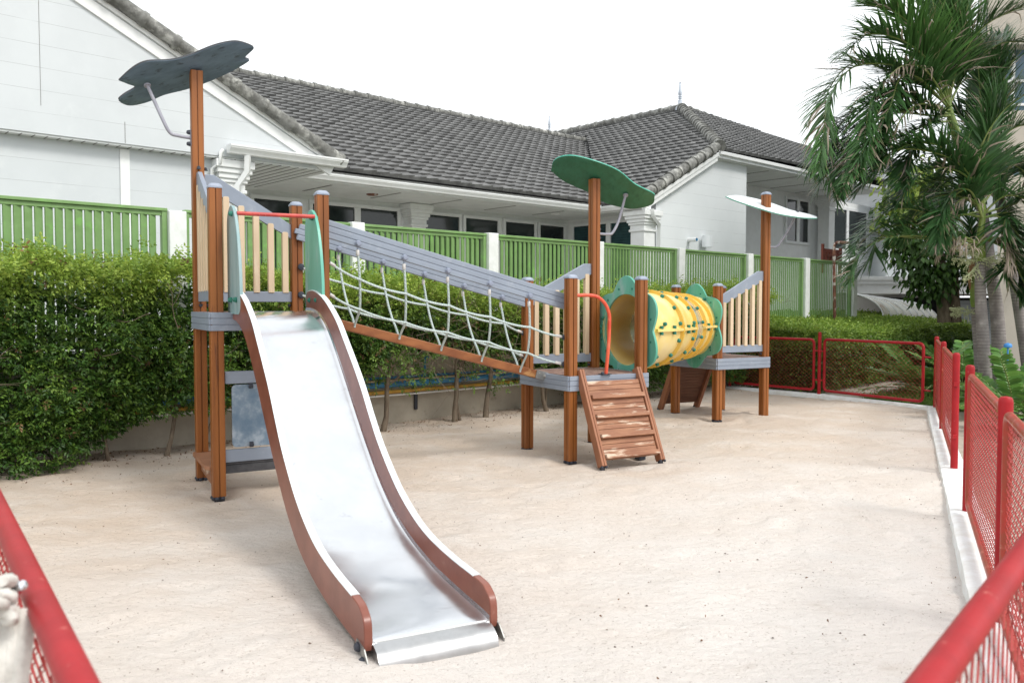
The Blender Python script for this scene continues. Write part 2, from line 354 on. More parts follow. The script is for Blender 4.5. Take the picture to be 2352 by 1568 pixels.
# the sand bed follows the garden wall on the left and the kerb on the right
xs = np.arange(-7, 7.2, .05); ys = np.arange(-.2, 18, .05); X, Y = np.meshgrid(xs, ys)
Zs = (vnoise(X*1.1, Y*1.1, 1)-.5)*.05 + (vnoise(X*3.3+Y, Y*4.2, 2)-.5)*.02 + (vnoise(X*8+Y*3, Y*10-X*2, 3)-.5)*.011
fr = np.random.default_rng(5)
for k in range(420):                     # scuffs and footprints
    fx, fy = fr.uniform(-5, 6), fr.uniform(1.5, 14); a = fr.uniform(0, 3.14); L = fr.uniform(.08, .2); w_ = L*fr.uniform(.35, .6)
    dx = (X-fx)*math.cos(a)+(Y-fy)*math.sin(a); dy = -(X-fx)*math.sin(a)+(Y-fy)*math.cos(a); r2 = (dx/L)**2+(dy/w_)**2
    Zs += -.014*np.exp(-r2*1.5)+.008*np.exp(-(np.sqrt(r2)-1.5)**2*4)
posts_xy = [T0(a, b, 0) for a in (0, .9) for b in (0, .9)]+[T1(a, b, 0) for a in (0, .9) for b in (0, .9)]+[T2(a, b, 0) for a in (0, .9) for b in (0, .9)]
for p in posts_xy: Zs += -.02*np.exp(-((X-p.x)**2+(Y-p.y)**2)/.03)+.03*np.exp(-(np.sqrt((X-p.x)**2+(Y-p.y)**2)-.26)**2/.012)*(.4+vnoise(X*4,Y*4,77))
ex_ = T0(.35, -4.0, 0); Zs -= .035*np.exp(-((X-ex_.x)**2+(Y-ex_.y)**2)/.25); Zs -= .05*np.exp(-((X-1.35)**2/.12+(Y-8.75)**2/.05))   # hollow under the ramp
V3 = np.stack([X.ravel(), Y.ravel(), Zs.ravel()], 1); ny, nx = X.shape
idx = np.arange(ny*nx).reshape(ny, nx); Fq = np.stack([idx[:-1, :-1], idx[:-1, 1:], idx[1:, 1:], idx[1:, :-1]], -1).reshape(-1, 4)
cen = V3[Fq].mean(1); bb = -cen[:, 0]*math.sin(R(42.6))+cen[:, 1]*math.cos(R(42.6))
FD = Vector((-.426, -.905)); FA = Vector((6.55, 12.85)); dr = (cen[:, 0]-FA.x)*(-FD.y)*-1+(cen[:, 1]-FA.y)*(FD.x)   # side of the right fence
side = (cen[:, 0]-FA.x)*FD.y-(cen[:, 1]-FA.y)*FD.x
P2_, P3_ = Vector((5.486, 14.855)), Vector((4.287, 16.372))
def left_of(c, A, B): return (B.x-A.x)*(c[:, 1]-A.y)-(B.y-A.y)*(c[:, 0]-A.x)
keep = (bb < 9.68) & (side > -.03) & (left_of(cen, FA, P2_) > -.03) & (left_of(cen, P2_, P3_) > -.05)
npobj('sand', V3, Fq[keep], M['sand'], kind='structure', smooth=True, off=Vector((0, 0, 0)))
# kerb under the fences
def wob(A, B, w, z0, z1, n, name='kerb', m='kerb'):
    A, B = Vector((*A, 0)), Vector((*B, 0)); t = (B-A).normalized(); sd_ = Vector((-t.y, t.x, 0)); mb = MB(); vs = []
    for i in range(n+1):
        P = A.lerp(B, i/n); wl, wr = w/2+.014*math.sin(i*.35)+rnd.uniform(-.005, .005), w/2+rnd.uniform(-.004, .004)
        vs += [P-sd_*wr+Z*z0, P-sd_*(wr-.02)+Z*(z1-.01), P-sd_*(wr-.05)+Z*z1, P+sd_*(wl-.05)+Z*z1, P+sd_*(wl-.02)+Z*(z1-.012), P+sd_*wl+Z*z0]
    fs = [(i*6+k, i*6+k+1, (i+1)*6+k+1, (i+1)*6+k) for i in range(n) for k in range(5)]+[tuple(range(6)), tuple(n*6+k for k in range(6))[::-1]]
    mb.add(vs, [f[::-1] for f in fs]); return tag(obj(name, mb, M[m], smooth=50), None, kind='structure')
FT = lambda t, z=0, off=0: Vector((FA.x+FD.x*t-FD.y*off*-1, FA.y+FD.y*t+FD.x*off*-1, z))
E_ = FT(12.3)
wob(FA+FD*-.12, (E_.x, E_.y), .27, -.08, .055, 90)
wob(FA+Vector((.05, .0)), P2_, .24, -.09, .052, 26); wob(P2_, P3_, .24, -.09, .049, 22)
K0 = Vector((-.07, .37))
# paths and grass outside
def sheet(name, pts, z, m, kind='structure'):
    mb = MB().add([(x, y, z) for x, y in pts], [tuple(range(len(pts)))]); return tag(obj(name, mb, M[m]), None, kind=kind)
sheet('path', [(6.7, 12.9), (20, 12.9), (20, -8), (-9, -8), (-9, 4), (-1.9, 2.9), (-.1, .3), (1.4, 1.7)], -.012, 'path')
sheet('path', [(5.05, 15.1), (5.5, 14.3), (6.1, 14.45), (8.0, 16.5), (13.5, 22.5), (13.5, 24.5), (8.8, 18.9)], -.02, 'path')

# ------------------------------------------------------------------ play structure
PS = thing('play_structure', 'wooden playground frame with steel slide, rope bridge and yellow tunnel, standing on sand', 'play structure', T0(.45, .45, 0))
PW = .105
def post(T, a, b, ztop, cap=True, label=None, foot=True):
    h = PW/2; gw, gd, ch = .005, .012, .007; base = []
    side_ = [(-h+ch, -h), (-gw, -h), (-gw, -h+gd), (gw, -h+gd), (gw, -h), (h-ch, -h)]
    for k in range(4):
        c, s = [(1, 0), (0, 1), (-1, 0), (0, -1)][k]
        base += [(x*c-y*s, x*s+y*c) for x, y in side_]
    mb = MB().prism([T(a+x, b+y, .015) for x, y in base], Z*(ztop-.015))
    o = obj('post', mb, M['wood'], PS, label=label)
    if cap:
        mb = MB(); n = 8; hh = h+.004; gr = []
        for i in range(n+1):
            for j in range(n+1):
                x, y = -1+2*i/n, -1+2*j/n; k = (1-x**4)*(1-y**4); gr.append(T(a+x*hh, b+y*hh, ztop+.012+.028*k**.6))
        fs = [(i*(n+1)+j, (i+1)*(n+1)+j, (i+1)*(n+1)+j+1, i*(n+1)+j+1) for i in range(n) for j in range(n)]
        mb.add(gr, fs); mb.box(T(a-hh, b-hh, ztop-.002), U*2*hh, Vv*2*hh, Z*.0145)
        obj('cap', mb, M['cap'], o, smooth=35)
    if foot:
        mb = MB().box(T(a-h*.8, b-h*.8, -.05), U*h*1.6, Vv*h*1.6, Z*.066)
        for da, db, ax in ((-h-.002, .03, -U), (-h-.002, -.03, -U), (.03, -h-.002, -Vv), (-.03, -h-.002, -Vv)): mb.bolt(T(a+da*.8, b+db, .0), ax, .014, .02)
        obj('foot_bracket', mb, M['bolt'], o)
    return o
p0 = [post(T0, 0, 0, 2.585), post(T0, .9, 0, 2.585), post(T0, .9, .9, 2.585), post(T0, 0, .9, 3.76, False, 'tall orange brown post carrying the dark blue leaf roof')]
p1 = [post(T1, 0, 0, 1.895), post(T1, .9, 0, 1.895), post(T1, 0, .9, 1.895), post(T1, .9, .9, 3.09, False, 'tall post carrying the green leaf roof')]
p2 = [post(T2, 0, 0, 1.895), post(T2, 0, .9, 1.895), post(T2, .9, .9, 1.895), post(T2, .9, 0, 3.225, True, 'tall post passing through the pale leaf roof')]
def platform(T, z, label):
    mb = MB(); n = 8; w = .93/n
    for i in range(n): mb.box(T(-.015+i*w, -.015, z-.03), U*(w-.006), Vv*.93, Z*.03)
    o = obj('platform', mb, M['deck'], PS, bevel=.003, label=label)
    for nm, A, B, out in (('f', (-.05, -.052), (.95, -.052), -Vv), ('b', (-.05, .952), (.95, .952), Vv), ('l', (-.052, -.05), (-.052, .95), -U), ('r', (.952, -.05), (.952, .95), U)):
        mb = MB(); a, b = T(*A, z-.08), T(*B, z-.08); d = (b-a).normalized()
        for k, zz in enumerate((-.053, 0, .053)): mb.beam(a+Z*zz-d*.004, b+Z*zz+d*.004, .034, .048)
        mb.beam(a+d*.01, b-d*.01, .022, .15)
        obj('rim_board', mb, M['grey'], o, bevel=.003)
    return o
platform(T0, 1.56, 'high platform at the top of the slide'); platform(T1, .895, 'middle platform between rope bridge and tunnel'); platform(T2, .88, 'far platform behind the tunnel')
def guard(T, A, B, zA, zB, zl, n=6, hb=.135, cut=None, label=None):
    """low rail at zl, sloping board whose top edge runs zA..zB between posts A and B, pickets between"""
    a, b = T(*A, 0), T(*B, 0); d = (b-a).normalized(); ln = (b-a).length; s0, s1 = PW/2-.012, ln-PW/2+.012
    sl_ = (zB-zA)/ln; ztop = lambda s: zA+sl_*s; nrm = d.cross(Z)
    mb = MB(); c1, c2 = a+d*s0, a+d*s1; zt0, zt1 = ztop(s0), ztop(s1)
    f0 = .1 if sl_ < 0 else 0; f1 = .1 if sl_ > 0 else 0       # flat shoulder at the high end
    top = [c1+Z*(zt0 if not f0 else ztop(s0+f0)+.03)]+([a+d*(s0+f0)+Z*(ztop(s0+f0)+.03)] if f0 else [])+([a+d*(s1-f1)+Z*(ztop(s1-f1)+.03)] if f1 else [])+[c2+Z*(zt1 if not f1 else ztop(s1-f1)+.03)]
    bot = [c2+Z*(zt1-hb), c1+Z*(zt0-hb)]
    mb.prism([p-nrm*.019 for p in top+bot], nrm*.038)
    o = obj('guard_rail', mb, M['grey'], PS, bevel=.004, label=label)
    mb = MB().beam(c1+Z*zl, c2+Z*zl, .036, .1); obj('lower_rail', mb, M['grey'], o, bevel=.004)
    mb = MB()
    for s, zz in ((s0+.03, ztop(s0+.03)+.035), (s0+.03, zl-.06), (s1-.03, zl-.06)): mb.bolt(a+d*s+Z*(zz-.01), Z if zz > zl else -Z, .016, .03)
    obj('bolt', mb, M['bolt'], o)
    gap = (s1-s0)/n
    for i in range(n):
        s = s0+gap*(i+.5); w = .056; zt = ztop(s)-hb+.03
        pts = [a+d*(s-w/2)+Z*(zl+.038), a+d*(s+w/2)+Z*(zl+.038), a+d*(s+w/2)+Z*(zt-abs(w*sl_)*.2-.008), a+d*(s+w/2-.008)+Z*zt, a+d*(s-w/2+.008)+Z*zt, a+d*(s-w/2)+Z*(zt-.008)]
        mb = MB().prism([p-nrm*.026 for p in pts], nrm*.052)
        obj('picket', mb, M['cream'], o, bevel=.003)
    return o
guard(T0, (0, .9), (.9, .9), 2.875, 2.37, 1.70, 6, label='sloping back guard of the high tower with cream pickets')
guard(T0, (0, .9), (0, 0), 2.875, 2.37, 1.70, 6, label='sloping left guard of the high tower with cream pickets')
guard(T1, (0, .9), (.9, .9), 1.72, 2.14, 1.013, 6, label='back guard of the middle platform with cream pickets')
guard(T2, (0, 0), (.9, 0), 1.735, 2.155, 1.006, 6, .15, label='front guard of the far platform with cream pickets')

# leaf shaped roofs: real outlines in each tower's frame, lifted to a slightly curved slab
def leaf_roof(T, pts, n, m, medge, curve, label, bracket, bolts):
    n = (U*n[0]+Vv*n[1]+Z*n[2]).normalized()
    if n.z < 0: n = -n
    P = [T(*p) for p in pts]; c = sum(P, Vector())/len(P); e1 = (U-n*U.dot(n)).normalized(); e2 = n.cross(e1)
    Q = crom([((p-c).dot(e1), (p-c).dot(e2)) for p in P+[P[0]]], 5)[:-1]
    zf = lambda x, y: curve*(x*x*.9-.03)
    k = len(Q); vs = []; rings = (1, .985, .75, .5, .25)
    for th_, sgn in ((.011, 1), (-.011, -1)):
        for r_ in rings: vs += [c+e1*x*r_+e2*y*r_+n*(zf(x*r_, y*r_)+th_-(.004*sgn if r_ == 1 else 0)) for x, y in Q]
        vs.append(c+n*(zf(0, 0)+th_))
    nr = len(rings); blk = nr*k+1; fs = []
    for s_ in (0, 1):
        o_ = s_*blk
        for r_ in range(nr-1):
            for i in range(k):
                f = (o_+r_*k+i, o_+r_*k+(i+1) % k, o_+(r_+1)*k+(i+1) % k, o_+(r_+1)*k+i); fs.append(f if s_ else f[::-1])
        for i in range(k):
            f = (o_+(nr-1)*k+i, o_+(nr-1)*k+(i+1) % k, o_+nr*k); fs.append(f if s_ else f[::-1])
    ar = sum(Q[i][0]*Q[(i+1) % k][1]-Q[(i+1) % k][0]*Q[i][1] for i in range(k))
    if ar > 0: fs = [f[::-1] for f in fs]
    o = obj('leaf_roof', MB().add(vs, fs), M[m], PS, smooth=40, label=label)
    fe = [(i, (i+1) % k, blk+(i+1) % k, blk+i) for i in range(k)]
    if ar < 0: fe = [f[::-1] for f in fe]
    vs2 = [c+(p-c)*1.004 for p in vs[:k]]+[c+(p-c)*1.004 for p in vs[blk:blk+k]]
    obj('edge', MB().add(vs2, [(i, (i+1) % k, k+(i+1) % k, k+i)[::(1 if ar > 0 else -1)] for i in range(k)]), M[medge], o)
    B = [T(*q) for q in bracket]; mb = MB().tube(crom(B, 6), .016, 10); 
    ax = (B[-1]-B[-2]).normalized(); mb.box(B[-1]-Z*.075-ax*.004-Vv*.022, ax*.008, Vv*.044, Z*.15)
    mb.lathe(B[0]-n*.01, n, [(.03, -.004), (.03, .012)], 14)
    br = obj('support_arm', mb, M['ptube'], o, smooth=40)
    mb = MB()
    for q, ax2 in bolts: mb.bolt(T(*q), ax2, .019, .03)
    obj('bolt', mb, M['bolt'], br)
leaf_roof(T0, [(-.642, .956, 3.614), (-.538, .813, 3.703), (-.429, .746, 3.758), (-.241, .751, 3.796), (-.082, .71, 3.85), (.099, .616, 3.932), (.234, .579, 3.979), (.33, .587, 3.996), (.447, .649, 3.993), (.468, .692, 3.978), (.415, .785, 3.923), (.456, .821, 3.916), (.439, .862, 3.893), (.301, .974, 3.811), (.102, 1.087, 3.716), (-.064, 1.153, 3.649), (-.25, 1.201, 3.587), (-.385, 1.278, 3.522), (-.533, 1.301, 3.479), (-.628, 1.22, 3.496), (-.597, 1.152, 3.534), (-.503, 1.065, 3.594), (-.56, 1.015, 3.605)],
          (.194, -.41, -.891), 'sailn', 'dgrey', .0, 'dark blue notched leaf roof above the high tower', [(-.41, .96, 3.6), (-.29, .9, 3.29), (-.23, .9, 3.18), (-.16, .9, 3.16), (-.056, .9, 3.15)], [((-.062, .9, 3.2), -U), ((-.062, .9, 3.095), -U)])
leaf_roof(T1, [(.442, 1.119, 3.185), (.396, .972, 3.278), (.462, .844, 3.317), (.609, .753, 3.303), (.87, .677, 3.236), (1.081, .652, 3.162), (1.329, .691, 3.042), (1.57, .672, 2.954), (1.631, .708, 2.911), (1.673, .822, 2.835), (1.544, .995, 2.8), (1.367, 1.087, 2.826), (1.176, 1.135, 2.879), (.975, 1.119, 2.968), (.659, 1.154, 3.079), (.475, 1.124, 3.169)],
          (-.341, -.425, -.839), 'sailg', 'edge', .0, 'green leaf roof above the middle platform', [(1.32, .86, 2.93), (1.25, .9, 2.63), (1.17, .9, 2.49), (1.11, .9, 2.46), (.956, .9, 2.46)], [((.962, .9, 2.51), U), ((.962, .9, 2.41), U)])
leaf_roof(T2, [(.422, .322, 3.202), (.686, .388, 3.243), (.937, .312, 3.209), (1.148, .15, 3.132), (1.291, -.094, 3.012), (1.521, -.231, 2.947), (1.581, -.323, 2.902), (1.482, -.367, 2.877), (1.17, -.35, 2.878), (.854, -.241, 2.926), (.618, -.013, 3.037), (.478, .169, 3.126)],
          (-.021, -.453, .891), 'sailw', 'edge', 0, 'weathered white leaf roof pierced by the far tall post', [(1.36, -.16, 2.97), (1.29, -.06, 2.73), (1.2, -.0, 2.55), (1.11, -.0, 2.48), (.956, 0, 2.48)], [((.962, 0, 2.53), U), ((.962, 0, 2.43), U), ((1.36, -.165, 2.985), Vector((0, -.3, .9)))])

# slide
S0, S1 = T0(.46, 0, 0), T0(.36, -3.8, 0); dS = (S1-S0).normalized(); eS = dS.cross(Z)*-1
if eS.dot(U) < 0: eS = -eS
SP_ = lambda s, k, z: S0+dS*s+eS*k+Z*z
Fl = crom([(-.03, 1.566), (.14, 1.564), (.3, 1.55), (.47, 1.515), (.69, 1.42), (1.0, 1.205), (1.43, .86), (1.75, .61), (2.1, .38), (2.48, .215), (2.93, .12), (3.33, .085), (3.62, .07), (3.7, .06)], 6)
Tp = crom([(-.03, 1.66), (-.015, 1.715), (.05, 1.738), (.28, 1.735), (.6, 1.655), (.93, 1.505), (1.15, 1.355), (1.53, 1.075), (1.8, .83), (2.0, .665), (2.32, .465), (2.61, .345), (2.87, .28), (3.2, .245), (3.56, .228), (3.65, .205), (3.70, .16), (3.71, .075)], 5)
Bt = crom([(3.70, .03), (3.3, .035), (2.9, .065), (2.45, .155), (2.07, .325), (1.7, .575), (1.4, .81), (1.0, 1.13), (.69, 1.34), (.45, 1.44), (.2, 1.49), (-.03, 1.5)], 5)
HWS = .298
poly = [SP_(s, -HWS, z) for s, z in Fl]+[SP_(s, -HWS, z-.012) for s, z in Fl[::-1]]
mb = MB(); n = len(Fl); vs = []
for s, z in Fl: vs += [SP_(s, -HWS, z+.03), SP_(s, -HWS+.006, z+.008), SP_(s, -HWS+.03, z), SP_(s, 0, z-.001), SP_(s, HWS-.03, z), SP_(s, HWS-.006, z+.008), SP_(s, HWS, z+.03), SP_(s, HWS, z-.014), SP_(s, -HWS, z-.014)]
fs = [(i*9+k, (i+1)*9+k, (i+1)*9+(k+1) % 9, i*9+(k+1) % 9) for i in range(n-1) for k in range(9)]+[tuple(range(9)), tuple((n-1)*9+k for k in range(9))[::-1]]
mb.add(vs, [f[::-1] for f in fs]); slide = obj('slide', mb, M['steel'], PS, smooth=50, label='shiny steel slide chute with brown side boards')
lp = crom([(3.69, .064), (3.73, .055), (3.77, .035), (3.8, -.005), (3.81, -.08)], 5)
mb = MB().prism([SP_(s, -HWS, z) for s, z in lp]+[SP_(s, -HWS, z-.0) for s, z in [(3.69, -.08)]], eS*2*HWS); obj('lip', mb, M['steeld2'], slide, smooth=40)
mb = MB().box(SP_(3.683, -HWS, .058), dS*.012, eS*2*HWS, Z*.009); obj('weld_seam', mb, M['white'], slide)
for k, lab in ((-HWS-.04, 'left brown side board'), (HWS, 'right brown side board')):
    mb = MB().prism([SP_(s, k, z) for s, z in Tp]+[SP_(s, k, z) for s, z in Bt], eS*.04); sb = obj('side_board', mb, M['brown'], slide, smooth=30, label=lab, bevel=.005)
    cp = [q for q in Tp if q[1] > .226 or q[0] < 1][6:]; mb = MB(); vs = []
    cp = [q for q in cp if q[0] < 3.55]
    for i, (s, z) in enumerate(cp):
        for kk, dz in ((-.001, -.003), (-.001, .002), (.004, .004), (.035, .004), (.041, .002), (.041, -.003)): vs.append(SP_(s, k+kk, z+dz))
    m_ = len(cp); fs = [(i*6+j, (i+1)*6+j, (i+1)*6+(j+1) % 6, i*6+(j+1) % 6) for i in range(m_-1) for j in range(6)]+[tuple(range(6)), tuple((m_-1)*6+j for j in range(6))[::-1]]
    mb.add(vs, [f[::-1] for f in fs]); obj('steel_cap', mb, M['sailw'], slide, smooth=40)
    o_ = -1 if k < 0 else 1; kk = k-.006 if k < 0 else k+.04
    mb = MB().prism([SP_(s, kk, z) for s, z in ((3.6, .06), (3.72, .05), (3.775, .0), (3.775, -.1), (3.6, -.1))], eS*.006); bk = obj('ground_bracket', mb, M['steeld'], slide)
    mb = MB()
    for s, z in ((3.64, .035), (3.71, -.01)): mb.bolt(SP_(s, kk+(0 if k < 0 else .006), z), eS*o_, .021, .022)
    obj('bolt', mb, M['bolt'], slide)
# entry panels and grab bar
for u_, lab, mm in ((.105, 'left faded green entry panel', 'faded'), (.765, 'right green entry panel', 'green')):
    pr_ = [(.06, 1.545), (.06, 2.2), (.05, 2.33), (-.02, 2.41), (-.13, 2.435), (-.24, 2.38), (-.33, 2.26), (-.4, 2.08), (-.445, 1.88), (-.46, 1.7), (-.45, 1.6), (-.42, 1.55), (-.36, 1.54)]
    Q = [(.06, 1.545)]+[tuple(q) for q in crom(pr_[1:], 5)]
    mb = MB().prism([T0(u_, v_, z) for v_, z in Q], U*.026); eo = obj('entry_panel', mb, M[mm], PS, smooth=30, bevel=.004, label=lab)
    mb = MB()
    for v_, z in ((-.33, 1.66), (-.12, 1.66), (-.2, 2.36)): mb.bolt(T0(u_-.001, v_, z), -U, .02, .03); mb.bolt(T0(u_+.027, v_, z), U, .02, .02)
    obj('bolt', mb, M['boltg'], eo)
mb = MB().tube([T0(.13, -.26, 2.36), T0(.45, -.26, 2.362), T0(.766, -.26, 2.365)], .0165, 14); obj('grab_bar', mb, M['redtube'], PS, smooth=40, label='red grab bar across the slide entry')
# play panel under the high platform, bench beside it
mb = MB().beam(T0(.06, -.0, 1.008), T0(.84, 0, 1.008), .04, .105); pb = obj('panel_rail', mb, M['grey'], PS, bevel=.005, label='grey rail above the blue drawing board')
mb = MB().beam(T0(.05, -.0, .345), T0(.85, 0, .345), .04, .105); obj('panel_rail', mb, M['grey'], PS, bevel=.005, label='grey rail below the blue drawing board')
mb = MB().beam(T0(.05, .006, .232), T0(.85, .006, .232), .03, .07).beam(T0(.05, .006, .28), T0(.85, .006, .28), .024, .02); obj('base_board', mb, M['dgrey'], PS, bevel=.003)
pts = []
for cx_, cz_, a0 in ((.76, .91, 0), (.15, .91, 90), (.15, .45, 180), (.76, .45, 270)):
    pts += [T0(cx_+.035*math.cos(R(a0+t)), -.006, cz_+.035*math.sin(R(a0+t))) for t in (0, 30, 60, 90)]
mb = MB().prism(pts, Vv*.012); db = obj('drawing_board', mb, M['blackb'], PS, label='scribbled blue drawing board under the slide platform')
mb = MB()
for z, s_ in ((.93, 1), (.43, -1)):
    for u_ in (.27, .66): mb.box(T0(u_-.016, -.03, z-.02), U*.032, Vv*.05, Z*.045); mb.bolt(T0(u_, -.03, z), -Vv, .017, .008)
obj('clip', mb, M['bolt'], db, bevel=.004)
mb = MB().prism([T0(u_, v_, .218) for u_, v_ in ((-.06, .93), (-.085, .88), (-.09, .13), (-.06, .08), (.1, .08), (.1, .93))], Z*.036); be = obj('bench', mb, M['ramp'], PS, bevel=.006, label='low worn wooden bench at the foot of the high tower')
mb = MB().beam(T0(-.0, .85, .14), T0(-.0, .06, .1), .03, .11); obj('bench_support', mb, M['ramp'], be, bevel=.004)

# rope bridge
ZB = lambda u_: 1.477+(u_-1.197)*-.2585
mb = MB(); ba, bb_ = T0(.955, .42, ZB(.955)-.042), T0(3.40, .42, ZB(3.40)-.042); mb.beam(ba, bb_, .125, .085)
bridge = obj('rope_bridge', mb, M['beamwood'], PS, bevel=.008, label='sloping rope bridge with wooden balance beam')
for vv in (.35, .49):
    mb = MB().beam(T0(3.30, vv, ZB(3.30)-.042), T0(3.44, vv, ZB(3.44)-.042), .006, .09).bolt(T0(3.41, vv+(-.003 if vv < .4 else .003), ZB(3.41)-.04), -Vv if vv < .4 else Vv, .02, .02).bolt(T0(3.34, vv+(-.003 if vv < .4 else .003), ZB(3.34)-.03), -Vv if vv < .4 else Vv, .008, .006)
    obj('steel_end_bracket', mb, M['steeld'], bridge)
RZ = lambda u_: 2.30-.256*(u_-.97)
for vv, dz, lab in ((.078, 0, 'near grey handrail of the rope bridge'), (.822, .012, 'far grey handrail of the rope bridge')):
    mb = MB(); dr_ = (T0(3.53, vv, RZ(3.53)+dz)-T0(.87, vv, RZ(.87)+dz)).normalized(); up_ = Vv.cross(dr_)*-1
    if up_.z < 0: up_ = -up_
    A_, B_ = T0(.87, vv, RZ(.87)+dz), T0(3.53, vv, RZ(3.53)+dz)
    for off, e in ((.0545, .035), (0, 0), (-.0545, .035)): mb.beam(A_+up_*off+dr_*e, B_+up_*off-dr_*e, .042, .0505)
    mb.beam(A_+dr_*.03, B_-dr_*.03, .03, .15)
    obj('handrail', mb, M['grey'], bridge, bevel=.007, label=lab, segs=3)
near_u = [1.248, 1.697, 2.142, 2.594, 3.047]; far_u = [1.302, 1.756, 2.213, 2.669, 3.128]
nu_, nl_ = [1.851, 1.726, 1.614, 1.501, 1.394], [1.578, 1.453, 1.352, 1.247, 1.126]
fu_, fl_ = [1.841, 1.731, 1.621, 1.516, 1.419], [1.582, 1.473, 1.352, 1.248, 1.133]
hook = [1.427, 1.305, 1.182, 1.059, .935]
def ferr(P, d, L=.055): return MB().lathe(P, d, [(.012, 0), (.0155, .004), (.0165, L*.5), (.0155, L-.004), (.012, L)], 10)
for i in range(5):
    for sgn, ub, zu, zl_ in ((0, near_u[i], nu_[i], nl_[i]), (1, far_u[i], fu_[i], fl_[i])):
        m_ = (lambda v_: v_) if not sgn else (lambda v_: .84-v_+.06)
        vf = .056 if not sgn else .80
        zb = RZ(ub)-.118 if not sgn else RZ(ub)-.105; du = .0 if not sgn else .01
        P = [T0(ub, m_(.065), zb), T0(ub+.012, m_(.075), (zb+zu)/2+.03), T0(ub+.03, m_(.10), zu), T0(ub+.045, m_(.14), (zu+zl_)/2), T0(ub+.062, m_(.205), zl_), T0(ub+.066, m_(.29), (zl_+hook[i])/2-.0), T0(ub+.064, m_(.352), hook[i]+.012), T0(ub+.062, m_(.362), hook[i]-.018)]
        ro = obj('vertical_rope', MB().tube(crom(P, 5), .0115, 9), M['rope'], bridge, smooth=60)
        obj('ferrule', ferr(P[0]-Z*.045, Z), M['ferr'], ro, smooth=50)
        mb = MB().tube([P[0]+Z*.008, P[0]+Z*.035], .007, 8); mb.lathe(T0(ub, vf, zb+.065), -Vv, [(.03, 0), (.03, .006), (.024, .012), (.024, .03), (.018, .036), (0, .037)], 14); obj('bolt', mb, M['boltb'], ro, smooth=40)
def hrope(nodes, ends, sag, out):
    P = [ends[0]]
    for i in range(len(nodes)): P.append(nodes[i])
    P.append(ends[1]); Q = []
    for i in range(len(P)-1):
        a, b = P[i], P[i+1]; L_ = (b-a).length
        for k in range(6):
            t = k/6; s = sag*4*t*(1-t)*(L_/.45); Q.append(a.lerp(b, t)-Z*s+Vv*out*4*t*(1-t)*.5)
    Q.append(P[-1]); o = obj('horizontal_rope', MB().tube(Q, .0115, 9), M['rope'], bridge, smooth=60)
    for e, dirn in ((Q[0], (Q[3]-Q[0]).normalized()), (Q[-1], (Q[-4]-Q[-1]).normalized())):
        obj('ferrule', ferr(e+dirn*.035, dirn, .06), M['ferr'], o, smooth=50)
        obj('rope_end_eye', MB().lathe(e-Vv*.014, Vv, [(.012, 0), (.03, .004), (.034, .014), (.03, .024), (.012, .028)], 14), M['bolt'], o, smooth=50)
    mb = MB()
    for nd in nodes: mb.tube([nd+Vector((math.cos(q)*.017, .01, math.sin(q)*.017)) for q in (0, 1.57, 3.14, 4.71)], .0035, 5, closed=True).tube([nd+Vector((math.cos(q)*.016, .0, .012+math.sin(q)*.006)) for q in (0, 1.57, 3.14, 4.71)], .003, 5, closed=True)
    obj('wire_binding', mb, M['steeld'], o)
hrope([T0(near_u[i]+.03, .088, nu_[i]) for i in range(5)], (T0(.94, -.01, 2.01), T0(3.43, -.01, 1.29)), .018, 0)
hrope([T0(near_u[i]+.06, .193, nl_[i]) for i in range(5)], (T0(.95, .03, 1.73), T0(3.43, .0, 1.01)), .018, 0)
hrope([T0(far_u[i]+.03, .812, fu_[i]) for i in range(5)], (T0(.93, .83, 1.99), T0(3.43, .85, 1.31)), .018, 0)
hrope([T0(far_u[i]+.06, .707, fl_[i]) for i in range(5)], (T0(.93, .84, 1.72), T0(3.43, .85, 1.05)), .018, 0)

# tunnel, gently S-bent between the two platforms
A_, B_ = T1(1.0, .40, 1.345), T2(-.06, .40, 1.33); kk = .5
bz = lambda t: A_*(1-t)**3+(A_+U*kk)*3*t*(1-t)**2+(B_-U*kk)*3*t*t*(1-t)+B_*t**3
NT = 48; NR = 40; cs = [bz(i/NT) for i in range(NT+1)]; tg = [((bz(min(1, i/NT+.01))-bz(max(0, i/NT-.01))).normalized()) for i in range(NT+1)]
def ring(i, r, n=NR):
    lat = tg[i].cross(Z).normalized(); return [cs[i]+(lat*math.cos(2*math.pi*k/n)+Z*math.sin(2*math.pi*k/n))*r for k in range(n)]
def shell(i0, i1, ro, ri, mb=None):
    mb = mb or MB(); vs = []; 
    for i in range(i0, i1+1): vs += ring(i, ro)
    for i in range(i0, i1+1): vs += ring(i, ri)
    n_ = i1-i0+1; fs = []
    for i in range(n_-1):
        for k in range(NR): fs.append((i*NR+k, i*NR+(k+1) % NR, (i+1)*NR+(k+1) % NR, (i+1)*NR+k)); o_ = n_*NR; fs.append((o_+i*NR+k, o_+(i+1)*NR+k, o_+(i+1)*NR+(k+1) % NR, o_+i*NR+(k+1) % NR))
    for k in range(NR):
        fs.append((k, n_*NR+k, n_*NR+(k+1) % NR, (k+1) % NR)); e = (n_-1)*NR; fs.append((e+k, e+(k+1) % NR, n_*NR+e+(k+1) % NR, n_*NR+e+k))
    return mb.add(vs, fs)
c0, c1 = 21, 29
tun = obj('tunnel', shell(0, c0, .425, .402), M['yellow'], PS, smooth=50, label='yellow plastic crawl tunnel with green bolts')
obj('far_section', shell(c1, NT, .425, .402), M['yellow'], tun, smooth=50); obj('clear_section', shell(c0, c1, .42, .408), M['clear'], tun, smooth=50)
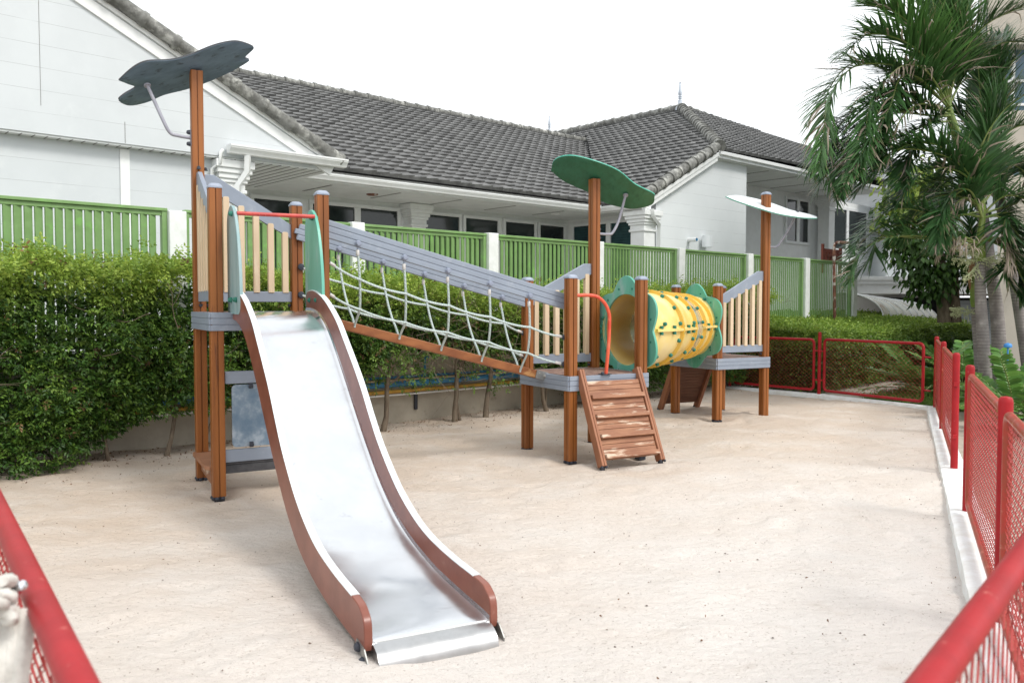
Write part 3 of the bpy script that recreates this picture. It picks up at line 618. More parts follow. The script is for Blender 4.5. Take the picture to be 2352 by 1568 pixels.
for i, w_ in ((10, .05), (20, .05), (30, .045), (37, .045)):
    mb = MB(); vs = []; q = tg[i]
    for r_, d_ in ((.42, -w_/2), (.464, -w_/2+.004), (.464, w_/2-.004), (.42, w_/2)): vs += [p+q*d_ for p in ring(i, r_)]
    fs = [(j*NR+k, j*NR+(k+1) % NR, ((j+1) % 4)*NR+(k+1) % NR, ((j+1) % 4)*NR+k) for j in range(4) for k in range(NR)]
    obj('rib', mb.add(vs, fs), M['ribm'], tun, smooth=40)
mb = MB()
for i in (3, 9, 19, 22, 28, 31, 38, 45):
    lat = tg[i].cross(Z).normalized()
    for k in range(14):
        an = 2*math.pi*(k+.35)/14
        d = lat*math.cos(an)+Z*math.sin(an)
        if i in (3, 45) and k % 2: continue
        mb.lathe(cs[i]+d*.424, d, [(.023, 0), (.023, .024), (.017, .033), (0, .034)], 8)
obj('bolt_cap', mb, M['boltg'], tun, smooth=40)
for sg, nm in ((1, 'front'), (-1, 'back')):
    for i0, i1 in ((1, c0), (c1, NT-1)):
        mb = MB(); vs = []
        for i in range(i0, i1+1):
            lat = tg[i].cross(Z).normalized()*sg
            for r_, dz in ((.42, -.022), (.462, -.014), (.462, .014), (.42, .022)): vs.append(cs[i]+lat*r_+Z*dz)
        n_ = i1-i0+1; mb.add(vs, [(i*4+j, i*4+(j+1) % 4, (i+1)*4+(j+1) % 4, (i+1)*4+j) for i in range(n_-1) for j in range(4)]+[(0, 1, 2, 3), tuple((n_-1)*4+j for j in (3, 2, 1, 0))])
        se = obj('seam_flange', mb, M['yellow'], tun)
        mb = MB()
        for i in range(i0+1, i1, 4):
            lat = tg[i].cross(Z).normalized()*sg; mb.lathe(cs[i]+lat*.443-Z*.05, Z, [(.02, 0), (.02, .032), (.013, .034), (.013, .066), (.02, .068), (.02, .1)], 8)
        obj('bolt_cap', mb, M['boltg'], se, smooth=40)
for C_, N_, lab in ((A_, U, 'near green scalloped end plate'), (B_, -U, 'far green scalloped end plate')):
    n_ = 120; out_, inn = [], []
    for k in range(n_):
        an = 2*math.pi*k/n_; r_ = .488+.12*(.5+.5*math.cos(6*(an-math.pi/2)))**.7; d = Vv*math.cos(an)+Z*math.sin(an); out_.append(C_+d*r_); inn.append(C_+d*.40)
    th_ = N_*.028; vs = [p-th_*.5 for p in out_+inn]+[p+th_*.5 for p in out_+inn]; q = 2*n_; fs = []
    for k in range(n_):
        j = (k+1) % n_; fs += [(k, j, n_+j, n_+k), (q+k, q+n_+k, q+n_+j, q+j), (k, q+k, q+j, j), (n_+k, n_+j, q+n_+j, q+n_+k)]
    if N_.dot(U) < 0: fs = [f[::-1] for f in fs]
    fo = obj('end_plate', MB().add(vs, fs), M['green'], tun, smooth=40, bevel=.004, label=lab)
    mb = MB()
    for k in range(12):
        an = 2*math.pi*(k+.5)/12; d = Vv*math.cos(an)+Z*math.sin(an)
        for s_ in (-1, 1): mb.bolt(C_+d*.475+th_*.5*s_, N_*s_, .012, .008)
    obj('rivet', mb, M['boltg'], fo)

# ramps
def ramp(T, sgn, v0, run, zt, lab):
    """plank ramp leaving the platform along -v (sgn=-1) or +v (sgn=1)"""
    P = lambda u_, s, lift: T(u_, v0+sgn*(s), zt*(1-s/run))+((Vv*sgn*zt+Z*run).normalized())*lift
    ln = math.hypot(run, zt); d = (P(0, run, 0)-P(0, 0, 0)).normalized(); nrm = (Vv*sgn*zt+Z*run).normalized()
    mb = MB(); y = .1; tot = 0; k = 0
    base = P(.12, 0, 0)
    while y < ln-.13:
        w_ = .052; mb.box(base+d*y-nrm*.03, U*.66, d*(w_-.0035), nrm*.03)
        if k % 4 == 3: mb.box(base+d*(y+.002)-nrm*.002, U*.66, d*(w_-.008), nrm*.046)
        y += w_; k += 1
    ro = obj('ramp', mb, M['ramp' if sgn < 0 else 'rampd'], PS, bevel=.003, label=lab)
    for u_ in (.055, .785):
        mb = MB().box(P(u_, 0, 0)-d*.03-nrm*.075, U*.027, d*(ln-.0), nrm*.095).box(P(u_+.031, 0, 0)-d*.03-nrm*.075, U*.027, d*(ln-.0), nrm*.095).box(P(u_+.01, 0, 0)-nrm*.065-d*.02, U*.04, d*(ln-.03), nrm*.072)
        sr = obj('side_rail', mb, M['rampr'], ro, bevel=.005)
        mb = MB(); e = P(u_+.03, run, 0)-d*.04-nrm*.03; mb.box(e-U*.02-Vv*.02-Z*.09, U*.04, Vv*.04, Z*.1); mb.bolt(e+Vv*sgn*.03-U*.026-Z*.005, Vv*sgn, .013, .02); mb.bolt(e+Vv*sgn*.03+U*.026-Z*.005, Vv*sgn, .013, .02)
        obj('foot_bracket', mb, M['bolt'], sr)
ramp(T1, -1, -.075, .42, .93, 'worn brown plank ramp in front of the middle platform')
ramp(T2, 1, .975, .42, .9, 'shaded plank ramp behind the far platform')
# curved orange handle beside the near ramp
P = [T1(.05, -.03, 1.72), T1(.19, -.06, 1.722), T1(.29, -.075, 1.70), T1(.37, -.085, 1.63), T1(.415, -.09, 1.53), T1(.42, -.09, 1.42), T1(.41, -.09, 1.2), T1(.4, -.06, .9)]
ho = obj('curved_handle', MB().tube(crom(P, 6), .0185, 14), M['orange'], PS, smooth=50, label='curved orange red handle beside the ramp')
mb = MB().box(T1(.33, -.1, .897), U*.12, Vv*.08, Z*.006).bolt(T1(.35, -.07, .903), Z, .018, .022); obj('base_plate', mb, M['bolt'], ho)

# ------------------------------------------------------------------ leaves
def leaf_clusters(P, D, size, cols, nl=6, asp=.42, spread=.9, droop=.35, seed=1, tipv=0):
    """every point P carries a spray of nl leaflets along direction D; returns verts, faces, colours"""
    g = np.random.default_rng(seed); n = len(P); D = D/np.linalg.norm(D, axis=1, keepdims=True)
    side = np.cross(D, np.array([0, 0, 1.])+g.normal(0, .5, (n, 3))); side /= np.linalg.norm(side, axis=1, keepdims=True)+1e-9
    nor = np.cross(side, D); V, Fc, C = [], [], []; base = 0
    for k in range(nl):
        t = (k//2+.5)/max(1, nl/2); sg = 1 if k % 2 else -1
        if k == nl-1 and nl > 2: sg = 0
        o = P+D*(size*1.9*t)[:, None]+g.normal(0, .006, (n, 3))
        d = D*(.55 if sg else 1)+side*sg*spread+g.normal(0, .28, (n, 3)); d[:, 2] -= droop
        d /= np.linalg.norm(d, axis=1, keepdims=True); w = np.cross(d, nor+g.normal(0, .35, (n, 3))); w /= np.linalg.norm(w, axis=1, keepdims=True)+1e-9
        nn = np.cross(w, d); s = (size*g.uniform(.75, 1.2, n))[:, None]
        b = o; l = o+d*s*.45+w*s*asp*.5+nn*s*.09; r = o+d*s*.45-w*s*asp*.5+nn*s*.09; tp = o+d*s-nn*s*.06
        V.append(np.stack([b, r, tp, l], 1).reshape(-1, 3)); i = np.arange(n)*4+base
        Fc.append(np.stack([i, i+1, i+2, i+3], 1)); base += 4*n
        c = cols*g.uniform(.8, 1.2, (n, 1)); C.append(np.repeat(c, 4, 0))
    V = np.concatenate(V); Fc = np.concatenate(Fc); C = np.concatenate(C)
    F3 = np.concatenate([Fc[:, [0, 1, 2]], Fc[:, [0, 2, 3]]])
    return V, F3, C
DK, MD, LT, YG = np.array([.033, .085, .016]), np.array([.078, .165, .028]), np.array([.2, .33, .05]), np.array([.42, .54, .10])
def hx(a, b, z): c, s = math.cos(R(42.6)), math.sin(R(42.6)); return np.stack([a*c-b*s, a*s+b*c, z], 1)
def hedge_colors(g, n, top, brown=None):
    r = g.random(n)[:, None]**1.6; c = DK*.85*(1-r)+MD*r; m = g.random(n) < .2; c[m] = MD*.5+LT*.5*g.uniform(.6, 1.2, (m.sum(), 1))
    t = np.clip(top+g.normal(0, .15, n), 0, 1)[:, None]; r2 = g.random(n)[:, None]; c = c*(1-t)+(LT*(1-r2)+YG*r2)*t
    if brown is not None: m = g.random(n) < brown; c[m] = np.array([.24, .15, .07])*g.uniform(.5, 1.2, (m.sum(), 1))
    return c
g = np.random.default_rng(21)
def zlow(a):
    return np.interp(a, [0, 2.2, 2.7, 3.1, 4.2, 5.2, 5.9, 6.6, 8.4, 9.0, 9.6, 18], [.0, .02, .2, .42, .5, .5, .82, .98, .95, .5, .2, .12])
def ztop(a): return np.interp(a, [0, 2, 4, 7, 11, 14, 16, 18], [1.96, 1.97, 1.93, 1.8, 1.77, 1.9, 1.8, 1.45])+(vnoise(a*2.3, a*0+3, 4)-.5)*.16+(vnoise(a*7, a*0+9, 5)-.5)*.1
HV = []
hed = thing('hedge', 'tall leafy green hedge along the low wall, left of and behind the play structure', 'hedge', H(8, 9.2, 0))
n = 44000; a = g.uniform(.2, 15.35, n); f = g.random(n)
a = np.where(g.random(n) < .35, g.uniform(.2, 8, n), a)
zl, zt = zlow(a), ztop(a); z = zl+(zt-zl)*g.random(n)**.92
bump = (vnoise(a*2.2, z*2.4, 6)-.5)*.34+(vnoise(a*6+5, z*6, 7)-.5)*.16
b = 8.83-bump+np.abs(g.normal(0, .13, n))
b += np.clip(.45-(z-zl), 0, .45)*.35*(a > 2.4)
tp = g.random(n) < .2; b = np.where(tp, g.uniform(8.7, 9.55, n), b); z = np.where(tp, zt+g.normal(0, .05, n)+np.where(g.random(n) < .12, g.random(n)*.16, 0), z)
z = np.where((~tp) & (z > zt-.06), z-.03, z)
dens = vnoise(a*1.7+2, z*2.1, 8)*.6+vnoise(a*4.2, z*5, 9)*.4; mid = np.clip(1-np.abs(a-7.2)/1.9, 0, 1)
keep = (g.random(n) < np.clip((dens-.3)*4.4, 0, 1)) | tp; keep &= ~((g.random(n) < .62*mid) & (~tp) & (z < 1.75))
a, b, z, tp, mid, zt = a[keep], b[keep], z[keep], tp[keep], mid[keep], zt[keep]; n = len(a)
P = hx(a, b, z); D = hx(g.normal(0, .55, n), -g.uniform(.3, 1, n), g.normal(-.1, .45, n)); D[tp] = hx(g.normal(0, .5, tp.sum()), g.normal(-.1, .4, tp.sum()), g.uniform(.4, 1.1, tp.sum()))
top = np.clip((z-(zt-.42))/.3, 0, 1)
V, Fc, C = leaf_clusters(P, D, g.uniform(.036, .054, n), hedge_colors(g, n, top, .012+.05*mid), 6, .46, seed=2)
npobj('foliage', V, Fc, M['leaf'], hed, C)
# loose drooping sprays under the thin stretch
n = 1500; cl = g.choice([6.2, 6.7, 7.5, 8.0, 8.5, 9.1, 5.8], n); a = cl+g.normal(0, .13, n); z = g.uniform(.42, 1.15, n)**1.0; z = .3+(z-.3)*1.0; b = g.uniform(8.7, 9.3, n); k = g.random(n) < np.clip((z-.35)*1.3, .08, 1)*(vnoise(a*3, z*4, 19) > .35)
V, Fc, C = leaf_clusters(hx(a, b, z)[k], hx(g.normal(0, .6, n), -g.random(n), g.normal(-.4, .4, n))[k], g.uniform(.035, .055, k.sum()), hedge_colors(g, k.sum(), np.full(k.sum(), .12), .05), 6, .46, seed=13)
npobj('low_sprays', V, Fc, M['leaf'], hed, C)
# deep inner foliage closes the far side without hiding the wall below
n = 13000; a = g.uniform(.2, 15.2, n); zl = zlow(a); z = zl+.1+(ztop(a)-zl-.25)*g.random(n); b = g.uniform(9.05, 9.5, n); mid = np.clip(1-np.abs(a-7.2)/1.9, 0, 1); k = g.random(n) > .6*mid
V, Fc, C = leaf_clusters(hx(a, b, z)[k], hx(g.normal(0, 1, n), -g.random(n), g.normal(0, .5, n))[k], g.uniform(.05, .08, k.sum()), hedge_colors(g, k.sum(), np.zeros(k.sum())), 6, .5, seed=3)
npobj('inner_foliage', V, Fc, M['leaf'], hed, C)
rb = random.Random(3)
def twiggy(mb, P, d, ln, r, depth, up=.25):
    pts = [P]; rr = [r]; dd = Vector(d).normalized(); n_ = 4
    for i in range(n_):
        dd = (dd+Vector((rb.gauss(0, .18), rb.gauss(0, .18), rb.gauss(up*.2, .14)))).normalized(); pts.append(pts[-1]+dd*ln/n_); rr.append(r*(1-.55*(i+1)/n_))
    mb.tube(pts, rr, 5 if r < .01 else 7)
    if depth:
        for k in range(rb.choice((2, 3))):
            i = rb.randint(2, n_); twiggy(mb, pts[i], dd+Vector((rb.gauss(0, .6), rb.gauss(0, .6), rb.gauss(.1, .5))), ln*rb.uniform(.5, .8), rr[i]*.75, depth-1, up)
stems = [(1.3, 9.1, .02), (2.75, 9.2, .02), (3.32, 9.15, .024), (3.75, 9.2, .018), (4.9, 9.2, .02), (6.1, 9.12, .034), (7.32, 9.15, .035), (7.45, 9.2, .022), (7.85, 9.1, .036), (8.85, 9.25, .034), (9.1, 9.1, .03), (9.2, 9.25, .016), (10.2, 9.2, .03), (11.6, 9.2, .03), (13, 9.2, .03), (14.6, 9.2, .03)]
for a_, b_, r_ in stems:
    mb = MB(); P = H(a_, b_, -.03); lean = rb.uniform(-.18, .25); pts = [P]; 
    for k in range(5): pts.append(pts[-1]+HA*lean*.2+HB*rb.gauss(0, .02)+Z*.2+HA*rb.gauss(0, .02))
    mb.tube(pts, [r_*1.35, r_, r_*.95, r_*.9, r_*.85, r_*.7], 8)
    for k in range(3 if 5.5 < a_ < 9.5 else 2): twiggy(mb, pts[rb.randint(3, 5)], HA*rb.gauss(0, .7)-HB*rb.uniform(-.2, .5)+Z*.8, rb.uniform(.5, .8), r_*.55, 2 if 5.5 < a_ < 9.5 else 1)
    obj('stem', mb, M['bark'], hed, smooth=50)
mb = MB()
for k in range(170):                       # bare twigs showing in the thin stretch
    a_ = rb.choice((rb.gauss(7.2, .9), rb.gauss(8.9, .8), rb.uniform(1, 16))); z_ = rb.uniform(.55, 1.7)
    twiggy(mb, H(a_, rb.uniform(8.55, 9.0), z_), HA*rb.gauss(0, .8)-HB*rb.uniform(.0, .4)+Z*rb.gauss(.2, .5), rb.uniform(.25, .5), .0045, 1)
tag(obj('twigs', mb, M['bark'], hed), None, kind='stuff')

# low rendered wall with pipes
gw = thing('garden_wall', 'low stained concrete wall under the green slat fence, behind the hedge', 'wall', H(9, 9.72, 0))
mb = MB().box(H(-2, 9.65, -.1), HA*22.9, HB*.2, Z*1.13); obj('wall', mb, M['conc'], gw)
mb = MB().box(H(-2, 9.60, 1.03), HA*22.9, HB*.28, Z*.09); obj('coping', mb, M['pillar'], gw, bevel=.01)
def hpipe(name, lab, z, r, m, b=9.55, a0=-1, a1=16, grp='pipes fixed along the low wall', wig=.0):
    pts = [H(a0+(a1-a0)*i/30, b+rb.uniform(-wig, wig), z+rb.uniform(-wig, wig)) for i in range(31)]
    return tag(obj(name, MB().tube(pts, r, 14), M[m], smooth=50), lab, 'pipe', grp)
pb_ = thing('water_pipe', 'thick blue water pipe with a standing tap, low on the concrete wall', 'pipe', H(7, 9.55, .4), 'pipes fixed along the low wall')
obj('pipe_run', MB().tube([H(-1, 9.56, .54), H(16, 9.56, .54)], .045, 16), M['pblue'], pb_, smooth=50)
obj('coupling', MB().tube([H(6.98, 9.56, .54), H(7.2, 9.56, .54)], .053, 16), M['pblue'], pb_, smooth=50)
obj('tap_riser', MB().tube(crom([H(7.08, 9.53, .56), H(7.08, 9.52, .84), H(7.09, 9.52, .885), H(7.15, 9.51, .9)], 4), .017, 10), M['pblue'], pb_, smooth=50)
mb = MB().tube([H(7.15, 9.51, .9), H(7.22, 9.5, .9), H(7.26, 9.5, .87)], .014, 8).tube([H(7.18, 9.5, .9), H(7.18, 9.5, .95)], .006, 6).beam(H(7.14, 9.5, .955), H(7.23, 9.5, .945), .012, .008); obj('tap', mb, M['steeld'], pb_, smooth=40)
mb = MB().box(H(6.97, 9.61, .15), HA*.045, HB*.03, Z*.26); obj('wall_bracket', mb, M['bolt'], pb_)
hpipe('gas_pipe', 'yellow pipe running just below the thick blue pipe', .437, .026, 'pyel', wig=.002)
hpipe('conduit', 'thin white conduit under the yellow pipe on the wall', .385, .012, 'rwhite', wig=.003)
hpipe('water_pipe', 'thin blue pipe running above the thick blue pipe', .625, .017, 'pblue', 9.6, 5.6, 16, wig=.002)
hpipe('conduit', 'thin cream conduit between the two blue pipes', .598, .011, 'pcream', 9.5, 2.5, 9.2, wig=.004)

mb = MB().box(H(-6, 9.9, -.1), HA*40, HB*14, Z*.2); tag(obj('bounce_floor', mb, M['bounce']), None, kind='structure')  # unseen pale floor, added to bounce light up under the eaves
# green slat fence
gf = thing('slat_fence', 'long green slat fence between white pillars on top of the low wall', 'fence', H(9, 9.72, 1.1))
pa = [1.26, 3.68, 6.08, 8.49, 10.95, 13.33, 15.77, 18.21, 20.64]
for i, a_ in enumerate(pa):
    mb = MB().box(H(a_-.1, 9.64, 1.1), HA*.2, HB*.2, Z*(1.635 if i != 1 else 1.6)); obj('pillar', mb, M['pillar'], gf, bevel=.012)
for i in range(-1, len(pa)-1):
    a0, a1 = (pa[i]+.1 if i >= 0 else -1.5), pa[i+1]-.1
    mb = MB().box(H(a0+.0, 9.69, 2.69), HA*(a1-a0), HB*.1, Z*.035).box(H(a0+.04, 9.715, 2.64), HA*(a1-a0-.08), HB*.05, Z*.048).box(H(a0, 9.7, 1.15), HA*(a1-a0), HB*.07, Z*.06)
    mb.box(H(a0, 9.7, 1.21), HA*.05, HB*.075, Z*1.478).box(H(a1-.06, 9.7, 1.21), HA*.06, HB*.075, Z*1.478)
    o = obj('fence_panel', mb, M['fence'], gf, bevel=.004)
    ns = 21 if i < 4 else 24; mb = MB()
    for k in range(ns):
        aa = a0+.05+(a1-a0-.11)*(k+1)/(ns+1); lv = HA*math.cos(R(20))+HB*math.sin(R(20)); ln_ = HB*math.cos(R(20))-HA*math.sin(R(20)); mb.box(H(aa, 9.737, 1.21)-lv*.041-ln_*.009, lv*(.082 if ns == 21 else .074), ln_*.018, Z*1.43)
    obj('slats', mb, M['fence'], o)

# ------------------------------------------------------------------ bungalow
hs_ = thing('bungalow', 'long white bungalow with grey tiled roofs and dark windows behind the green fence', 'house', H(12, 14, 0))
def clip(poly, tri):
    out = poly
    for i in range(3):
        a, b_ = tri[i], tri[(i+1) % 3]; inp, out = out, []
        if not inp: break
        f = lambda p: (b_[0]-a[0])*(p[1]-a[1])-(b_[1]-a[1])*(p[0]-a[0])
        for j in range(len(inp)):
            p, q = inp[j], inp[(j+1) % len(inp)]; fp, fq = f(p), f(q)
            if fp >= 0: out.append(p)
            if (fp >= 0) != (fq >= 0): t = fp/(fp-fq); out.append((p[0]+(q[0]-p[0])*t, p[1]+(q[1]-p[1])*t))
    return out
def roof(pts3, parent, name='roof', tw=.3, tl=.31, flip=1, x0=0., label=None):
    """pts3: planar-ish 3D polygon, first edge is the eave"""
    P = [Vector(p) for p in pts3]; E = (P[1]-P[0]).normalized(); N = Vector()
    for i in range(len(P)): N += P[i].cross(P[(i+1) % len(P)])
    N.normalize()
    if N.z < 0: N = -N
    Sx = N.cross(E).normalized()
    if Sx.z < 0: Sx = -Sx
    q = [((p-P[0]).dot(E), (p-P[0]).dot(Sx)) for p in P]; lift = [(p-P[0]).dot(N) for p in P]
    tris = geometry.tessellate_polygon([[Vector((x, y, 0)) for x, y in q]]); mb = MB(); cols = []
    T3 = []
    for t in tris:
        t_ = [q[i] for i in t]; l_ = [lift[i] for i in t]
        ar = (t_[1][0]-t_[0][0])*(t_[2][1]-t_[0][1])-(t_[1][1]-t_[0][1])*(t_[2][0]-t_[0][0])
        if abs(ar) < 1e-6: continue
        if ar < 0: t_ = t_[::-1]; l_ = l_[::-1]
        T3.append((t_, l_, abs(ar)))
    def lf(x, y, t_, l_):
        (x1, y1), (x2, y2), (x3, y3) = t_; d = (y2-y3)*(x1-x3)+(x3-x2)*(y1-y3); w1 = ((y2-y3)*(x-x3)+(x3-x2)*(y-y3))/d; w2 = ((y3-y1)*(x-x3)+(x1-x3)*(y-y3))/d
        return w1*l_[0]+w2*l_[1]+(1-w1-w2)*l_[2]
    xs_ = [a_ for a_, _ in q]; ys_ = [b_ for _, b_ in q]; fo_ = []
    for i in range(int(min(xs_)/tw)-1, int(max(xs_)/tw)+2):
        for j in range(0, int(max(ys_)/tl)+2):
            r_ = [(x0+i*tw, j*tl), (x0+(i+1)*tw, j*tl), (x0+(i+1)*tw, (j+1)*tl), (x0+i*tw, (j+1)*tl)]; v = rnd.uniform(.85, 1.18); dz = rnd.uniform(-.002, .003)
            for t_, l_, _ in T3:
                c = clip(r_, t_)
                if len(c) < 3: continue
                b0 = len(mb.v)
                for x, y in c:
                    fx, fy = (x-r_[0][0])/tw, (y-r_[0][1])/tl; fx = fx if flip > 0 else 1-fx
                    h = .012+.045*(1-fy)+.03*(1-fx)+dz+lf(x, y, t_, l_); mb.v.append(P[0]+E*x+Sx*y+N*h)
                for x, y in c: mb.v.append(P[0]+E*x+Sx*y+N*(lf(x, y, t_, l_)-.012))
                m_ = len(c); mb.f.append([b0+k for k in range(m_)]); cols += [v]*m_+[v*.8]*m_
                for k in range(m_): mb.f.append([b0+k, b0+m_+k, b0+m_+(k+1) % m_, b0+(k+1) % m_])
    if E.cross(Sx).dot(N) < 0: mb.f = [f_[::-1] for f_ in mb.f]
    o = obj(name, mb, M['tile'], parent, label=label); at = o.data.attributes.new('col', 'FLOAT_COLOR', 'POINT')
    at.data.foreach_set('color', np.repeat(np.array(cols, np.float32)[:, None], 4, 1).ravel())
    mb = MB().add([p-N*.03 for p in P], [tuple(t) for t in tris]).add([p-N*.05 for p in P], [tuple(t)[::-1] for t in tris]); obj('roof_felt', mb, M['darkroof'], o)
    return o
def caps(A, B, r, step, parent, name='ridge_tiles', fl=1.16):
    A, B = Vector(A), Vector(B); L_ = (B-A).length; n_ = max(1, round(L_/step)); d = (B-A).normalized(); mb = MB()
    for i in range(n_):
        s = L_/n_; P = A+d*s*i; k = rnd.uniform(.96, 1.04); mb.lathe(P+Z*rnd.uniform(-.006, .006), d, [(r*fl*k, -.03), (r*fl*k, .045), (r*k, .06), (r*.9*k, s+.01)], 14)
    return obj(name, mb, M['ridge'], parent, smooth=50)
# roof faces: front slope, left slope of the wing, front slope of the wing, left gable
main = roof([H(7.3, 13.8, 4.17), H(15.85, 13.8, 4.17), H(22.35, 20.3, 7.45), H(0.9, 20.3, 7.45), H(1.2, 13.8, 4.17)][:4]+[H(4.0, 16.9, 5.73)], hs_, flip=-1, label='long grey tiled roof slope')
wl_ = roof([H(15.7, 13.8, 4.1), H(15.7, 12.58, 4.1), H(18.85, 12.58, 5.79), H(23.2, 16.93, 8.17), H(23.2, 27, 8.17), H(22.3, 20.3, 7.68)], hs_, flip=1, label='left tiled slope of the wing')
wr_ = roof([H(18.85, 12.5, 5.72), H(28.7, 12.5, 5.70), H(31.2, 16.9, 7.82), H(23.2, 16.93, 8.2)], hs_, flip=-1, label='right tiled slope of the wing')
caps(H(0.9, 20.3, 7.50), H(22.4, 20.3, 7.52), .1, .42, main); caps(H(23.2, 16.9, 8.25), H(23.2, 26.5, 8.25), .12, .42, wl_); caps(H(23.25, 16.9, 8.25), H(31.2, 16.9, 7.87), .12, .42, wr_); caps(H(31.2, 16.9, 7.87), H(28.7, 12.5, 5.74), .12, .42, wr_)
caps(H(18.85, 12.5, 5.8), H(23.2, 16.9, 8.26), .15, .3, wl_, 'hip_tiles', 1.12)
caps(H(15.85, 12.56, 4.27), H(18.8, 12.56, 5.78), .135, .36, wl_, 'verge_tiles', 1.13)
gl = MB().prism([H(7.5, 12.5, 4.12), H(1.6, 12.5, 7.05), H(-4.4, 12.5, 4.1), H(-4.4, 12.5, 4.03), H(1.6, 12.5, 6.97), H(7.5, 12.5, 4.04)], HB*7); glo = obj('roof', gl, M['tile'], hs_, label='gable roof at the left end')
at = glo.data.attributes.new('col', 'FLOAT_COLOR', 'POINT'); at.data.foreach_set('color', [.9]*4*len(glo.data.vertices))
caps(H(7.52, 12.5, 4.10), H(1.6, 12.5, 7.1), .1, .52, glo, 'verge_tiles', 1.14)
def finial(P, s, parent):
    pr_ = [(.17, -.12), (.17, -.02), (.1, .06), (.075, .1), (.075, .26), (.05, .27), (.045, .3), (.075, .33), (.045, .36), (.075, .39), (.05, .42), (.062, .44), (.072, .5), (.035, .85), (.025, .86), (.04, .89), (.03, .92), (0, .94)]
    return obj('finial', MB().lathe(P, Z, [(r*s, h*s) for r, h in pr_], 14), M['finial'], parent, smooth=40)
finial(H(23.15, 16.9, 8.25), .9, hs_); finial(H(22.11, 22, 8.0), .7, hs_)
# left gable wall
mb = MB().prism([H(-4.3, 12.6, 3.93), H(7.42, 12.6, 3.93), H(7.42, 12.6, 4.05), H(1.6, 12.6, 6.95), H(-4.3, 12.6, 4.05)], HB*.14); gw_ = obj('gable_wall', mb, M['siding'], hs_, label='big white boarded gable at the left end')
mb = MB()
for a_ in (3.0,): mb.box(H(a_, 12.594, 4.3), HA*.004, HB*.01, Z*1.9)
mb.box(H(4.07, 12.594, 3.94), HA*.006, HB*.01, Z*.3); obj('board_joint', mb, M['line'], gw_)
for off, w_, d_ in ((.0, .1, .05), (.12, .16, .03)):
    d = (H(1.6, 0, 7.05)-H(7.5, 0, 4.12)).normalized(); nr = d.cross(HB); nr = nr if nr.z < 0 else -nr
    A0, B0 = H(7.5, 12.6-d_, 4.08), H(1.6, 12.6-d_, 7.01); mb = MB().prism([A0+nr*off, B0+nr*off, B0+nr*(off+w_), A0+nr*(off+w_)], HB*(d_+.02)); obj('verge_board', mb, M['white'], gw_, bevel=.006)
mb = MB().box(H(-4.3, 12.78, .0), HA*9.78, HB*.15, Z*3.9); lw = obj('wall', mb, M['siding'], hs_, label='white boarded lower wall under the gable')
mb = MB().box(H(4.05, 12.755, 0), HA*.13, HB*.03, Z*3.88); obj('trim_strip', mb, M['white'], lw)
mb = MB().box(H(-4.3, 12.62, 3.90), HA*11.7, HB*3.2, Z*.028); sf = obj('soffit', mb, M['soffit'], hs_)
mb = MB()
for k in range(62): mb.box(H(-2.2+k*.155, 12.6, 3.893), HA*.014, HB*2.6, Z*.008)
obj('soffit_joints', mb, M['line'], sf)
def gutter(pts, w=.13, h=.12, z=0, name='gutter'):
    prf = [(0, 0), (-.02, h*.0), (-w*.62, h*.02), (-w*.72, h*.3), (-w*.98, h*.62), (-w, h*.78), (-w*1.06, h*.8), (-w*1.06, h), (0, h)]
    mb = MB(); m_ = len(prf); vs = []
    for i, p in enumerate(pts):
        p = Vector(p); d1 = (Vector(pts[i])-Vector(pts[i-1])).normalized() if i else (Vector(pts[1])-p).normalized(); d2 = (Vector(pts[i+1])-p).normalized() if i < len(pts)-1 else d1
        n1, n2 = Vector((-d1.y, d1.x, 0)), Vector((-d2.y, d2.x, 0)); nb = (n1+n2).normalized(); k = 1/max(.3, nb.dot(n1)); vs += [p+nb*x*k+Z*y for x, y in prf]
    fs = [(i*m_+j, (i+1)*m_+j, (i+1)*m_+(j+1) % m_, i*m_+(j+1) % m_) for i in range(len(pts)-1) for j in range(m_)]+[tuple(range(m_)), tuple((len(pts)-1)*m_+j for j in range(m_))[::-1]]
    return obj(name, mb.add(vs, fs), M['white'], hs_, smooth=25)
gutter([H(5.55, 12.55, 3.97), H(7.62, 12.55, 3.97)], .16, .13)
mb = MB().box(H(7.4, 12.7, 3.9), HA*.02, HB*3, Z*.22); obj('fascia', mb, M['white'], hs_)
gutter([H(7.0, 13.9, 3.96), H(15.78, 13.9, 3.96), H(15.78, 12.5, 3.96)])
mb = MB().box(H(6.9, 13.91, 3.93), HA*8.9, HB*.03, Z*.3).box(H(15.8, 12.6, 3.93), HA*.03, HB*1.3, Z*.26); obj('fascia', mb, M['white'], hs_)
mb = MB().box(H(5.6, 13.93, 3.93), HA*11.2, HB*1.8, Z*.03).box(H(15.83, 12.62, 3.93), HA*.8, HB*1.32, Z*.03); sf = obj('soffit', mb, M['soffit'], hs_)
mb = MB()
for a_ in (8.3, 9.9, 11.5, 13.1, 14.7): mb.box(H(a_, 14.15, 3.924), HA*.05, HB*1.1, Z*.008)
obj('soffit_joints', mb, M['line'], sf)
for a_ in (9.6, 15.0): obj('downlight', MB().lathe(H(a_, 14.7, 3.90), Z, [(.09, 0), (.12, .012), (.12, .03)], 18), M['rust'] if a_ < 10 else M['white'], hs_, smooth=40)
